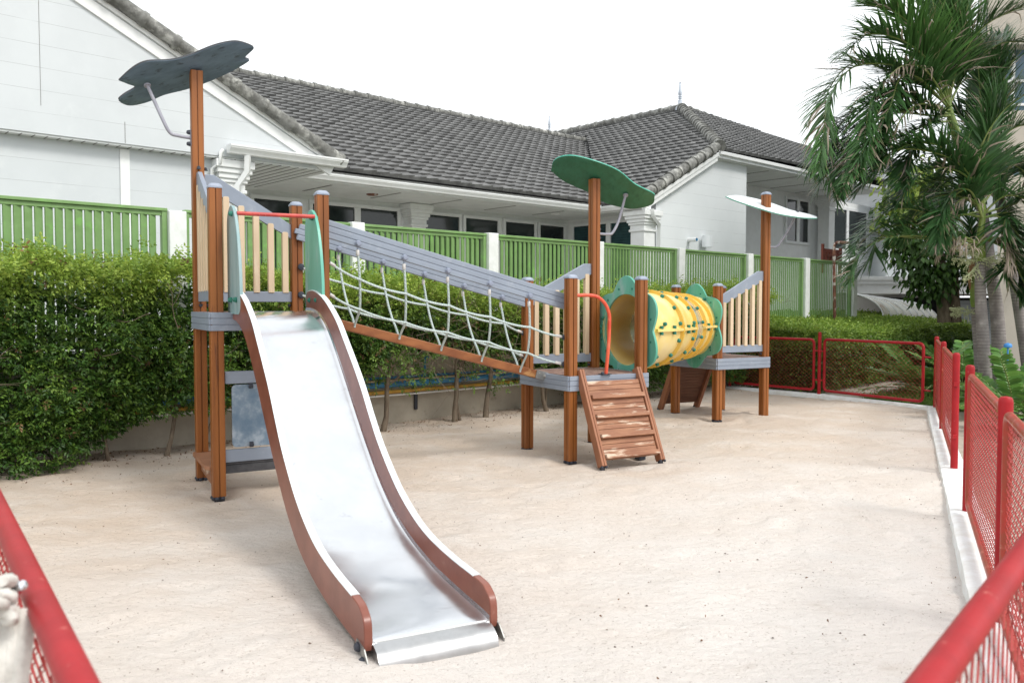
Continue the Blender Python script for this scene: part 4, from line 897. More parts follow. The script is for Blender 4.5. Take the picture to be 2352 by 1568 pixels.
# window wall
mb = MB().box(H(5.6, 15.7, 0), HA*10.9, HB*.15, Z*3.93); obj('wall', mb, M['white'], hs_, label='white window wall under the long roof')
def window(a0, a1, z0, z1, b, fw=.075, m='glass', O=None, e=None, nb=None, mull=0):
    e = e or HA; nb = nb or HB; O = O or H(a0, b, 0); w_ = a1-a0; mb = MB(); d = .06
    mb.box(O+Z*(z0-fw)-nb*d-e*fw, e*(w_+2*fw), nb*d, Z*fw).box(O+Z*z1-nb*d-e*fw, e*(w_+2*fw), nb*d, Z*fw).box(O+Z*z0-nb*d-e*fw, e*fw, nb*d, Z*(z1-z0)).box(O+Z*z0-nb*d+e*w_, e*fw, nb*d, Z*(z1-z0))
    o = obj('window', mb, M['frame'], hs_, bevel=.004); obj('pane', MB().box(O+Z*z0-nb*.022, e*w_, nb*.018, Z*(z1-z0)), M[m], o); return o
for a0, a1 in ((7.47, 8.5), (8.76, 9.77), (9.92, 10.89), (11.66, 12.68), (12.88, 13.92), (14.18, 15.2), (15.4, 16.3)): window(a0, a1, 1.2, 3.75, 15.7)
def column(a_, b_, z0, z1, w=.36, wide=1.):
    mb = MB(); c = lambda w2, zz0, zz1: mb.box(H(a_-w2/2, b_-w2/2, zz0), HA*w2, HB*w2, Z*(zz1-zz0))
    c(w, z0, z1-.5); c(w*1.16, z1-.5, z1-.44); c(w*1.05, z1-.44, z1-.34); c(w*1.2, z1-.34, z1-.28); c(w*1.34, z1-.28, z1-.2); c(w*1.5, z1-.2, z1-.12); c(w*1.66, z1-.12, z1)
    return obj('column', mb, M['white'], hs_, bevel=.012)
column(5.72, 12.9, 0, 3.89, .38); column(11.3, 15.6, 0, 3.92, .4); column(16.15, 12.86, 0, 3.92, .42)
def down(pts, r, name='downpipe', n_=10): return obj(name, MB().tube(pts, r, n_), M['white'], hs_, smooth=60)
down([H(5.86, 12.48, 3.97), H(5.86, 12.5, 3.72), H(5.74, 12.6, 3.5), H(5.74, 12.6, 0)], .055, n_=4)
down([H(5.5, 12.56, 4.02), H(5.46, 12.56, 3.98), H(5.46, 12.58, 3.82), H(5.38, 12.7, 3.74), H(5.38, 12.7, 0)], .028)
down([H(16.05, 12.5, 3.95), H(16.07, 12.5, 3.78), H(16.38, 12.55, 3.62), H(16.44, 12.6, 3.5), H(16.44, 12.6, 0)], .055, n_=4)
# right wing: side wall with louvred windows, front wall, porch
mb = MB().box(H(16.5, 12.85, 0), HA*.14, HB*3, Z*3.93); obj('wall', mb, M['white'], hs_)
for b1, b0 in ((15.45, 14.3), (14.15, 13.25)): window(0, b1-b0, 1.0, 3.75, 0, m='blind', O=H(16.5, b1, 0), e=-HB, nb=HA)
mb = MB().prism([H(16.45, 12.7, 0), H(20.48, 12.7, 0), H(20.48, 12.7, 5.5), H(18.85, 12.7, 5.5), H(16.45, 12.7, 4.25)], HB*.15); fw_ = obj('wall', mb, M['siding2'], hs_, label='white boarded front wall of the wing')
mb = MB().box(H(20.34, 12.82, 0), HA*.14, HB*1.9, Z*5.5); obj('wall', mb, M['siding'], hs_)
d = (H(18.85, 0, 5.7)-H(16.0, 0, 4.2)).normalized()
for off, w_, d_ in ((.02, .1, .09), (.12, .12, .06)):
    A0, B0 = H(15.85, 12.6-d_, 4.14), H(18.85, 12.6-d_, 5.66); mb = MB().prism([A0-Z*off, B0-Z*off, B0-Z*(off+w_), A0-Z*(off+w_)], HB*(d_+.11)); obj('verge_board', mb, M['white'], fw_, bevel=.006)
mb = MB().box(H(18.85, 12.5, 5.5), HA*9.85, HB*.05, Z*.19).box(H(18.85, 12.44, 5.58), HA*9.85, HB*.06, Z*.08); obj('fascia', mb, M['white'], hs_, bevel=.006)
mb = MB().box(H(28.66, 12.5, 5.5), HA*.05, HB*4, Z*.19); obj('fascia', mb, M['white'], hs_)
mb = MB().box(H(18.9, 12.56, 5.485), HA*9.75, HB*4, Z*.03); sf = obj('soffit', mb, M['soffit'], hs_)
mb = MB()
for a_ in (21.6, 23.2, 24.8, 26.4): mb.box(H(a_, 12.7, 5.478), HA*.06, HB*1.8, Z*.009)
obj('soffit_joints', mb, M['line'], sf)
mb = MB().box(H(20.3, 14.6, 0), HA*18, HB*.15, Z*5.5); obj('wall', mb, M['white'], hs_, label='white porch wall of the wing')
window(26.0, 26.66, 3.85, 5.25, 14.6, .09); window(26.84, 27.45, 3.85, 5.25, 14.6, .09); window(28.9, 30.3, 3.75, 5.2, 14.6, .1); window(30.5, 32, 3.75, 5.2, 14.6, .1)
column(28.25, 14.3, 0, 5.48, .42)
wp = obj('vent_pipe', MB().tube([H(17.8, 12.7, 3.31), H(17.8, 12.45, 3.31)], .055, 14), M['white'], hs_, smooth=50); obj('opening', MB().tube([H(17.8, 12.455, 3.31), H(17.8, 12.44, 3.31)], .04, 12), M['pblue'], wp)
wl2 = obj('wall_lamp', MB().box(H(18.38, 12.6, 3.24), HA*.12, HB*.1, Z*.2), M['white'], hs_, bevel=.01); obj('lamp_shade', MB().prism([H(18.42+.16*math.cos(t), 12.6-.16*math.sin(t), 3.15) for t in [k*math.pi/10 for k in range(11)]], Z*.3), M['lampg'], wl2, smooth=40)
# neighbouring roof behind, right
nh = thing('house', 'grey tiled hipped roof with a finial rising behind the palm fronds', 'house', px(1940, 400, 36))
AP = px(1937, 326, 38); e0, e1_, e2_ = px(1835, 402, 36), px(2075, 425, 33), px(2105, 400, 39)
r3 = roof([px(1850, 395, 34), px(2062, 428, 31), AP], nh, tw=.42, tl=.42); roof([px(2062, 428, 31), px(2140, 395, 42), AP], nh, tw=.42, tl=.42)
caps(px(2062, 424, 31), AP, .16, .5, r3, 'hip_tiles'); caps(px(1850, 391, 34), AP, .14, .5, r3, 'hip_tiles'); finial(AP, 1.05, nh)
mb = MB().prism([px(1852, 398, 34.3), px(2060, 431, 31.3), px(2060, 441, 31.3), px(1852, 408, 34.3)], HB*.1); obj('fascia', mb, M['white'], nh)
# white annex with carport, skylight canopy
an = thing('annex', 'white two storey annex above a dark carport behind the palms', 'building', (12, 27, 0))
mb = MB().box((13.95, 31.2, 2.6), Vector((6, .3, 0)), Vector((0, 6, 0)), Z*4.0); obj('wall', mb, M['siding'], an)
for z0, z1, e in ((2.56, 2.7, .0), (2.42, 2.56, .05), (2.08, 2.42, .12)):
    mb = MB().prism([(11.2, 29.8+e, z0), (14.0-e, 29.8+e, z0), (14.4-e, 30.2+e, z0), (21, 31.1+e, z0), (21, 36, z0), (11.2, 36, z0)], Z*(z1-z0)); obj('ledge', mb, M['white'], an, bevel=.01)
mb = MB().box((10.6, 33.4, -.1), Vector((12, 0, 0)), Vector((0, .1, 0)), Z*2.08); obj('carport_back', mb, M['dark'], an)  # near-black sheet, the carport's shade is put into its colour
for x_ in (14.8, 15.6): obj('window', MB().box((x_, 33.3, .9), Vector((.5, 0, 0)), Vector((0, .08, 0)), Z*.8), M['glass'], an)
mb = MB().box((16.2, 31.6, -.1), Vector((3, 0, 0)), Vector((0, .15, 0)), Z*1.95); obj('roller_shutter', mb, M['shutter'], an)
sk = thing('canopy', 'low curved skylight canopy of stained clear sheets with white ribs', 'canopy', (10.2, 24, 0))
TL0, TL1 = px(1925, 672, 23.5), px(2060, 691, 26); q0 = Vector((.95, -.75, 0))
def arc(P, L_, n_=10): return [P+q0*L_*math.sin(math.pi/2*k/n_)-Z*(.62*L_)*(1-math.cos(math.pi/2*k/n_))*1.1 for k in range(n_+1)]
rows = [arc(TL0.lerp(TL1, i/8), 1.0) for i in range(9)]; mb = MB(); vs = [p for r_ in rows for p in r_]; mb.add(vs, [(i*11+j, i*11+j+1, (i+1)*11+j+1, (i+1)*11+j) for i in range(8) for j in range(10)])
mb.add([p-Z*.006 for p in vs], [(i*11+j, (i+1)*11+j, (i+1)*11+j+1, i*11+j+1) for i in range(8) for j in range(10)]); obj('sheet', mb, M['poly'], sk, smooth='all')
for r_ in rows: obj('rib', MB().tube([p+Z*.01 for p in r_], .018, 6), M['rwhite'], sk, smooth=50)
obj('ridge_bar', MB().tube([TL0, TL1], .03, 8), M['rwhite'], sk)
# beige building at the right edge
tag(an, 'white annex ledge above a dark carport behind the palms')
bb2 = thing('building', 'tall beige building at the right edge behind the palms', 'building', (11, 18, 0))
mb = MB().box((9.86, 17, -.1), Vector((9, -1.2, 0)), Vector((6.2, 9, 0)), Z*4.2); obj('wall', mb, M['beige'], bb2)
mb = MB().box((9.9, 17.6, 4.1), Vector((9, -1.2, 0)), Vector((6.2, 9, 0)), Z*.25).box((10.1, 17.9, 4.75), Vector((9, -1.2, 0)), Vector((6.2, 9, 0)), Z*1.0).box((10.0, 17.8, 7.1), Vector((9, -1.2, 0)), Vector((6.2, 9, 0)), Z*1.1); obj('storey_band', mb, M['beige'], bb2)
mb = MB().box((10.15, 18.2, 4.3), Vector((9, -1.2, 0)), Vector((6.2, 9, 0)), Z*6); obj('window_band', mb, M['bwin'], bb2)
mb = MB()
for k in range(9): mb.box((10.1+k*.6, 18.15-k*.08, 4.3), Vector((.07, 0, 0)), Vector((0, .05, 0)), Z*6)
for z_ in (5.9, 6.4, 8.6, 9.1): mb.box((10.1, 18.12, z_), Vector((8, -1.07, 0)), Vector((0, .05, 0)), Z*.05)
obj('window_bars', mb, M['white'], bb2)
mb = MB().box((10.2, 18.0, 7.9), Vector((.9, 0, 0)), Vector((0, .5, 0)), Z*5); obj('corner_tower', mb, M['beige'], bb2)
obj('wall_fitting', MB().lathe((10.3, 16.7, 2.22), Vector((0, -1, 0)), [(.16, 0), (.16, .1), (.12, .14), (0, .15)], 20), M['pblue'], bb2, smooth=40)
# rusty bent pipe and boards by the fence
tag(obj('shower_pipe', MB().tube(crom([px(1917, 735, 19.6), px(1916, 640, 19.6), px(1916, 570, 19.6), px(1920, 559, 19.6), px(1930, 557, 19.5), px(1950, 558, 19.3)], 6), .035, 10), M['rust'], smooth=50), 'rusty bent upright pipe standing in front of the green fence end', 'pipe')
c0_ = px(1893, 600, 21.6); mb = MB()
for k in range(6): mb.box(c0_+HA*(.0+k*.16)*1.0, HA*.08, HB*.05, Z*.25)
mb.box(c0_+Z*.25, HA*.95, HB*.06, Z*.08).box(c0_-HA*.06-Z*.3, HA*.07, HB*.06, Z*.75).box(c0_+HA*.9-Z*.3, HA*.09, HB*.06, Z*.68).box(c0_+Z*.12+HA*.1, HA*.8, -HB*.03, Z*.06)
tag(obj('wooden_chair', mb, M['crate'], bevel=.006), 'red brown slatted wooden chair back showing above the green fence', 'chair')

# ------------------------------------------------------------------ second hedge, tree, palms, cycads
hd2 = thing('hedge', 'neatly clipped lower hedge with pale green top behind the red back fence', 'hedge', (8, 18, 0))
g = np.random.default_rng(31)
CN = np.array([5.75, 15.55]); dA = np.array([.70, .714]); dB = np.array([-.58, .815])   # corner, along path, along back fence
n = 15000; u_ = g.random(n); k1 = u_ < .62; t = np.where(k1, g.random(n)**.8*9.5, g.random(n)*2.6); zf = g.uniform(.04, 1.12, n)
base = CN+np.where(k1[:, None], dA*t[:, None], dB*t[:, None]); nrm2 = np.where(k1[:, None], np.array([.714, -.70]), np.array([-.815, -.58]))
bump = (vnoise(t*2.1+k1*9, zf*2.5, 12)-.5)*.18; fz = zf/1.12; rnd_in = -np.clip(fz-.75, 0, 1)*.9
off = bump-np.abs(g.normal(0, .09, n))+rnd_in; P = np.concatenate([base+nrm2*off[:, None], zf[:, None]], 1)
D = np.concatenate([nrm2+g.normal(0, .5, (n, 2)), g.normal(.1, .5, (n, 1))], 1); top = np.clip((zf-.72)/.35, 0, 1)*.8
m = 22000; ta = g.random(m)**.85*12-2.2; tb = g.random(m)*3.2; Pt = CN+dA*np.maximum(ta, 0)[:, None]+dB*np.maximum(-ta, 0)[:, None]+np.array([-.714, .70])*(tb+.12)[:, None]*np.where(ta > 0, 1, .8)[:, None]+np.array([.5, .9])*np.where(ta > 0, 0, .5)[:, None]
zt2 = 1.08+.1*tb+(vnoise(ta*1.8, tb*2, 13)-.5)*.09+g.normal(0, .02, m); P = np.concatenate([P, np.concatenate([Pt, zt2[:, None]], 1)]); D = np.concatenate([D, np.concatenate([g.normal(0, .6, (m, 2))+[0, -.3], g.uniform(.1, .9, (m, 1))], 1)]); top = np.concatenate([top, np.full(m, .72)])
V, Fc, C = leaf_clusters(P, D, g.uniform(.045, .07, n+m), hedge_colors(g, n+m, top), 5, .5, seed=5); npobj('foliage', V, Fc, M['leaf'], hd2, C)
mb = MB()
for t_ in np.linspace(.2, 9, 16): P_ = CN+dA*t_+np.array([-.7, .7])*.35; mb.tube([(P_[0], P_[1], -.1), (P_[0]+.03, P_[1], .5)], .03, 6)
mb.add([(*(CN+dA*.2+np.array([-.5, .55])*.6), 0), (*(CN+dA*9), 0), (*(CN+dA*9), .95), (*(CN+dA*.2+np.array([-.5, .55])*.6), .95)], [(0, 1, 2, 3)]) if False else None
obj('stems', mb, M['bark'], hd2)

tr = thing('tree', 'broad leaved tree with large drooping leaves behind the clipped hedge', 'tree', px(2172, 735, 19))
g = np.random.default_rng(41)
for x0, x1, r0 in ((2166, 2152, .15), (2193, 2196, .12)):
    pts = [px(x0+3, 740, 19), px(x0, 690, 19), px(x0-4, 620, 19), px((x0+x1)/2-8, 560, 19), px(x1-14, 500, 19), px(x1-20, 440, 19)]; obj('trunk', MB().tube(crom(pts, 4), [r0*(1-.45*i/20) for i in range(21)], 12), M['bark'], tr, smooth=60)
lobes = [(2085, 430, 19.4, .62, 1), (2120, 395, 19.8, .6, 1), (2065, 480, 19.4, .42, .8), (2140, 470, 19.5, .5, .45), (2190, 440, 19.7, .5, .3), (2130, 555, 19, .4, 0), (2100, 585, 18.8, .34, 0), (2150, 610, 18.8, .42, 0), (2125, 640, 18.8, .32, 0), (2220, 600, 18.9, .4, 0), (2075, 540, 18.9, .3, .1)]
PP, DD, CC = [], [], []
for x, y, Y_, r_, yel in lobes:
    c = np.array(px(x, y, Y_)); k = int(270*r_); d = g.normal(0, 1, (k, 3)); d /= np.linalg.norm(d, axis=1, keepdims=True); PP.append(c+d*(r_*g.random(k)**.5)[:, None]); DD.append(d*.6+[0, 0, -.9]+g.normal(0, .3, (k, 3)))
    q = g.random((k, 1)); base = DK*.7*(1-q)+MD*.8*q; m = g.random(k) < yel*.75; base[m] = LT*.8+(YG-LT)*g.random((m.sum(), 1)); CC.append(base)
V, Fc, C = leaf_clusters(np.concatenate(PP), np.concatenate(DD), g.uniform(.14, .21, sum(map(len, PP))), np.concatenate(CC), 3, .5, .6, .5, 6); npobj('crown', V, Fc, M['leaf'], tr, C)

def frond(parent, path, L=.55, n=46, seed=0, droop=.23, col=0, dead=.06, r0=.02, w=.028, tip=.35, ragged=.15, lift=.45, label=None):
    """path: list of Vectors from petiole to tip; leaflets hang from both sides of the rachis"""
    g = np.random.default_rng(seed); Q = [Vector(p) for p in crom(path, 10)]; m = len(Q); seg = [0]
    for i in range(1, m): seg.append(seg[-1]+(Q[i]-Q[i-1]).length)
    tot = seg[-1]; V, F_, C = [], [], []
    def at(s):
        s = max(0, min(s, tot*.999)); i = max(j for j in range(m) if seg[j] <= s); i = min(i, m-2); f = (s-seg[i])/max(1e-6, seg[i+1]-seg[i]); return Q[i].lerp(Q[i+1], f), (Q[i+1]-Q[i]).normalized()
    for k in range(n):
        t = .12+.88*(k+.5)/n; P, T = at(t*tot); sd = T.cross(Z); sd = sd.normalized() if sd.length > .05 else Vector((1, 0, 0)); up = sd.cross(T).normalized()
        if up.z < 0: up = -up
        prof = min(1, (t/.18)**.7)*(1-(max(0, t-.62)/.38)**2*(1-tip))
        for sg in (-1, 1):
            ln = L*prof*g.uniform(1-ragged, 1+ragged*.4); d = (sd*sg*(.75-.35*t)+T*(.62+.5*t)+up*lift*g.uniform(.4, 1.3)+Vector(g.normal(0, .09, 3))).normalized()
            isdead = g.random() < dead; c0 = np.array([.34, .28, .22]) if isdead else (np.array([.04, .1, .032])*(1-col)+np.array([.12, .24, .05])*col)*g.uniform(.65, 1.45)
            wv = d.cross(up).normalized(); b = P; ns = 4; w0 = w*(.75+.4*prof); pr_ = []
            for j in range(ns+1):
                q = j/ns; ww = w0*(.35 if j == 0 else (1-q**2.2)*.5+.02); pr_.append((b+wv*ww, b-wv*ww)); d = (d+Vector((0, 0, -1))*droop*(.28+.35*q)*(1.6 if isdead else 1)+Vector(g.normal(0, .05+.12*isdead, 3))).normalized(); b = b+d*ln/ns
            i0 = len(V)
            for l_, r_ in pr_: V += [l_[:], r_[:]]; C += [c0*(1.0), c0*1.1]
            for j in range(ns): a = i0+2*j; F_ += [(a, a+1, a+3), (a, a+3, a+2)]
            if not isdead and g.random() < .3:
                for z_ in range(2): C[-1-z_] = np.array([.25, .2, .12])
    o = npobj('frond', np.array(V), np.array(F_), M['palml'], parent, np.array(C))
    if label: o['label'] = label
    rr = [r0*(1-.85*i/(m-1)) for i in range(m)]; obj('rachis', MB().tube(Q, rr, 6), M['stalk'], o, smooth=60)
    return o
def fronds(parent, lst, n, w, seed, kL, dead=.06, dup=(0, 1)):
    r_ = random.Random(seed)
    for i, (p_, a, b, L_, c_) in enumerate(lst):
        for d_ in dup:
            if d_ and len(p_) < 4: continue
            q = [p_[0]]+[(x+d_*(r_.uniform(-30, 30)+ (j+1)*r_.uniform(-7, 7)), y+d_*(r_.uniform(-14, 22)+(j+1)*r_.uniform(-3, 8))) for j, (x, y) in enumerate(p_[1:])]
            frond(parent, pth(q, a, b+d_*r_.uniform(-.3, 1.2)), L_*kL*(1 if not d_ else .92), n, seed+i+50*d_, col=c_*(1 if not d_ else .4), dead=dead, w=w)
def pth(pts, Y0, Y1, mid=None):
    n_ = len(pts); return [px(x, y, (Y0+(Y1-Y0)*i/(n_-1)) if mid is None else np.interp(i/(n_-1), [0, .5, 1], [Y0, mid, Y1])) for i, (x, y) in enumerate(pts)]
def panicle(parent, P, d, ln, seed):
    r_ = random.Random(seed); mb = MB(); fm = MB(); d = Vector(d).normalized()
    for k in range(16):
        q = k/16; b = P+d*ln*q; dd = (d*.6+Vector((r_.gauss(0, .6), r_.gauss(0, .6), r_.gauss(-.25, .35)))).normalized(); L_ = ln*.42*(1.1-q); pts = [b, b+dd*L_*.5-Z*.01, b+dd*L_-Z*.04]; mb.tube(pts, .003, 4)
        for j in range(14):
            c = pts[0].lerp(pts[2], r_.random())+Vector((r_.gauss(0, .014), r_.gauss(0, .014), r_.gauss(0, .014))); s = r_.uniform(.006, .011); fm.add([c+Vector(v)*s for v in ((1, 0, 0), (-1, 0, 0), (0, 1, 0), (0, -1, 0), (0, 0, 1), (0, 0, -1))], [(0, 2, 4), (2, 1, 4), (1, 3, 4), (3, 0, 4), (2, 0, 5), (1, 2, 5), (3, 1, 5), (0, 3, 5)])
    mb.tube([P, P+d*ln], .006, 5); o = obj('flower_stalk', mb, M['flower'], parent); obj('flowers', fm, M['flower'], o)['kind'] = 'stuff'; return o
# palm nearest the fence: straight ringed trunk, green shaft
Y1_ = 13.2
pm1 = thing('palm_tree', 'straight ringed palm with bulging green shaft and flower sprays, middle of the cluster', 'palm tree', px(2264, 912, Y1_), 'palms in the cluster beyond the red side fence')
obj('trunk', MB().tube(crom([px(2266, 918, Y1_), px(2263, 860, Y1_), px(2257, 760, Y1_), px(2252, 680, Y1_), px(2251, 600, Y1_)], 8), [.105+.0*i-.001*i for i in range(33)], 18), M['palmt'], pm1, smooth=60)
obj('crownshaft', MB().tube(crom([px(2251, 600, Y1_), px(2250, 575, Y1_), px(2252, 540, Y1_), px(2256, 505, Y1_), px(2257, 470, Y1_)], 4), [.08, .085, .09, .092, .09, .085, .078, .07, .062, .056, .052, .05, .048, .046, .045, .044, .04], 16), M['shaft'], pm1, smooth=60)
F1 = [([(2257, 500), (2215, 492), (2171, 500), (2084, 479), (2030, 492), (1975, 545), (1958, 575)], 13.2, 12.4, .42, 0),
      ([(2252, 560), (2200, 550), (2146, 544), (2071, 542), (2009, 556), (1968, 592), (1950, 650)], 13.1, 12.2, .46, .1),
      ([(2258, 480), (2225, 410), (2165, 385), (2100, 410), (2060, 470)], 13.2, 12.6, .5, 0), ([(2258, 475), (2215, 380), (2140, 330), (2060, 345), (2000, 420)], 13.2, 12.2, .5, .1),
      ([(2259, 500), (2300, 500), (2345, 550), (2375, 650)], 13.2, 12.9, .5, 0), ([(2259, 490), (2310, 450), (2370, 470), (2420, 560)], 13.2, 12.6, .5, .1), ([(2257, 470), (2262, 360), (2290, 260), (2340, 190)], 13.2, 12.7, .55, .1),
      ([(2254, 545), (2300, 560), (2335, 610), (2345, 690)], 13.2, 13, .4, 0), ([(2256, 500), (2230, 440), (2190, 440), (2160, 500), (2150, 570)], 13.1, 12.4, .4, 0), ([(2257, 470), (2280, 400), (2330, 380), (2390, 430)], 13.2, 13.6, .5, 0), ([(2257, 470), (2240, 380), (2200, 320), (2150, 300)], 13.3, 14, .5, 0), ([(2257, 480), (2200, 450), (2140, 455), (2095, 500), (2075, 560)], 13.3, 13.9, .42, 0)]
fronds(pm1, F1, 66, .032, 100, 1.25, .07)
for i, p_ in enumerate(([(2250, 560), (2215, 545), (2180, 550), (2155, 590)], [(2252, 555), (2290, 545), (2315, 570), (2320, 620)], [(2250, 585), (2220, 560), (2190, 570)], [(2258, 480), (2225, 455), (2195, 470), (2170, 530)])): frond(pm1, pth(p_, 13.1, 12.7), .36, 16, 200+i, dead=1, w=.022, droop=.8, label='dried brown hanging frond')
for i, (x, y, dx, dy) in enumerate(((2246, 598, -1, .1), (2246, 590, -.9, .5), (2256, 598, 1, .1), (2250, 605, -.5, -.7), (2256, 596, .7, .5), (2248, 585, -.6, .7))): panicle(pm1, px(x, y, 13.05), (dx, -.3, dy*.5), .5, 300+i)
Y2_ = 13.7
pm2 = thing('palm_tree', 'tall palm with grey trunk leaning left, its big crown reaching above the roofs', 'palm tree', px(2296, 905, Y2_), 'palms in the cluster beyond the red side fence')
obj('trunk', MB().tube(crom([px(2298, 935, Y2_), px(2295, 860, Y2_), px(2294, 780, Y2_), px(2288, 700, Y2_), px(2276, 620, Y2_), px(2262, 520, Y2_+.3), px(2235, 400, Y2_+.3), px(2200, 320, Y2_)], 5), [.125-.0017*i for i in range(36)], 18), M['palmt'], pm2, smooth=60)
obj('crownshaft', MB().tube(crom([px(2200, 322, Y2_), px(2190, 290, Y2_), px(2181, 255, Y2_), px(2178, 225, Y2_)], 5), [.068, .072, .074, .075, .074, .072, .07, .066, .06, .056, .052, .048, .044, .04, .036, .03], 14), M['shaft'], pm2, smooth=60)
F2 = [([(2180, 240), (2160, 150), (2105, 70), (2050, 25), (1990, 10)], 13.7, 12.8, .62, .35), ([(2180, 240), (2140, 150), (2075, 95), (1995, 80), (1935, 130)], 13.7, 12.6, .62, .25),
      ([(2180, 245), (2125, 180), (2050, 150), (1960, 155), (1905, 225), (1890, 320), (1880, 390)], 13.7, 12.2, .62, .2), ([(2180, 250), (2114, 185), (2050, 172), (2001, 235), (1985, 330), (1975, 400)], 13.7, 12, .56, .1),
      ([(2181, 255), (2100, 225), (2020, 225), (1945, 268), (1900, 345), (1890, 400)], 13.7, 12.9, .56, .1), ([(2186, 265), (2130, 250), (2050, 262), (1980, 305), (1945, 380), (1935, 440)], 13.7, 12.3, .52, .05),
      ([(2190, 280), (2139, 283), (2076, 312), (2000, 345), (1955, 400), (1935, 450)], 13.7, 12.6, .48, 0), ([(2179, 235), (2190, 130), (2215, 40), (2245, -60)], 13.7, 13.2, .66, .3), ([(2178, 230), (2168, 130), (2150, 40), (2130, -60)], 13.7, 13.4, .66, .3), ([(2180, 232), (2205, 140), (2262, 60), (2350, 15)], 13.7, 13, .62, .15),
      ([(2182, 238), (2230, 150), (2300, 100), (2380, 100)], 13.7, 13.9, .6, .1), ([(2178, 235), (2150, 120), (2110, 20), (2085, -60)], 13.7, 14.2, .64, .2), ([(2180, 240), (2145, 190), (2085, 190), (2040, 240), (2025, 320), (2020, 380)], 13.8, 12.7, .5, 0), ([(2186, 262), (2150, 270), (2110, 310), (2080, 380), (2070, 430)], 13.7, 12.6, .48, 0), ([(2180, 236), (2170, 150), (2175, 60), (2200, -40)], 13.8, 14.6, .64, .1)]
fronds(pm2, F2, 88, .031, 400, 1.3, .07, (0,)); fronds(pm2, F2[2:6], 70, .03, 470, 1.2, .1, (1,))
for i, p_ in enumerate(([(2180, 245), (2130, 165), (2080, 150), (2040, 175)], [(2182, 255), (2110, 240), (2060, 290), (2040, 370)])): frond(pm2, pth(p_, 13.5, 12.5), .4, 20, 450+i, dead=.8, w=.022, droop=.9, label='dried brown hanging frond')
Y3_ = 14.3
pm3 = thing('palm_tree', 'palm with upright dark fan like fronds at the right edge of the cluster', 'palm tree', px(2320, 900, Y3_), 'palms in the cluster beyond the red side fence')
obj('trunk', MB().tube(crom([px(2372, 930, Y3_), px(2345, 740, Y3_), px(2300, 480, Y3_), px(2268, 370, Y3_)], 6), [.1-.002*i for i in range(19)], 14), M['palmt'], pm3, smooth=60)
F3 = [([(2266, 360), (2255, 260), (2248, 170), (2240, 110)], 14.3, 14, .6, .1), ([(2268, 360), (2285, 260), (2310, 170), (2350, 110)], 14.3, 14, .6, .2), ([(2264, 360), (2225, 290), (2190, 260), (2150, 290)], 14.3, 14.5, .55, 0), ([(2270, 365), (2320, 300), (2370, 290), (2410, 330)], 14.3, 13.8, .55, .2), ([(2270, 370), (2320, 360), (2360, 400), (2380, 480)], 14.3, 13.6, .55, .1), ([(2266, 360), (2275, 250), (2290, 160), (2300, 90)], 14.3, 14.6, .6, .05), ([(2262, 370), (2215, 360), (2170, 400), (2140, 470)], 14.3, 14.8, .5, 0), ([(2266, 375), (2290, 420), (2320, 500), (2330, 580)], 14.3, 13.9, .45, 0)]
fronds(pm3, F3, 66, .038, 500, 1.2, .04, (0,))
pm4 = thing('palm_tree', 'slim young palm with pale green shaft left of the straight ringed palm', 'palm tree', px(2244, 850, 14), 'palms in the cluster beyond the red side fence')
obj('trunk', MB().tube(crom([px(2248, 860, 14), px(2245, 800, 14), px(2241, 740, 14), px(2240, 705, 14)], 4), .062, 14), M['palmt'], pm4, smooth=60)
obj('crownshaft', MB().tube(crom([px(2240, 708, 14), px(2238, 680, 14), px(2236, 640, 14), px(2236, 615, 14)], 4), [.05, .06, .066, .068, .066, .064, .062, .06, .056, .052, .048, .044, .04], 14), M['shaft'], pm4, smooth=60)
obj('dry_sheath', MB().tube(crom([px(2228, 665, 13.95), px(2228, 625, 13.95), px(2238, 598, 14), px(2243, 570, 14)], 3), [.012, .02, .03, .035, .04, .05, .055, .05, .045, .04], 8), M['tan'], pm4, smooth=60)
for i, (p_, a, b) in enumerate((([(2238, 600), (2215, 540), (2160, 530), (2120, 590)], 14, 14.4), ([(2240, 600), (2270, 540), (2310, 540), (2335, 600)], 14, 14.4), ([(2238, 600), (2230, 520), (2200, 470)], 14, 14.6))): frond(pm4, pth(p_, a, b), .4, 34, 600+i, col=0, w=.026)
for i, (x, y) in enumerate(((2232, 712), (2234, 715))): panicle(pm4, px(x, y, 13.9), (-1, -.2, .1-.2*i), .42, 330+i)

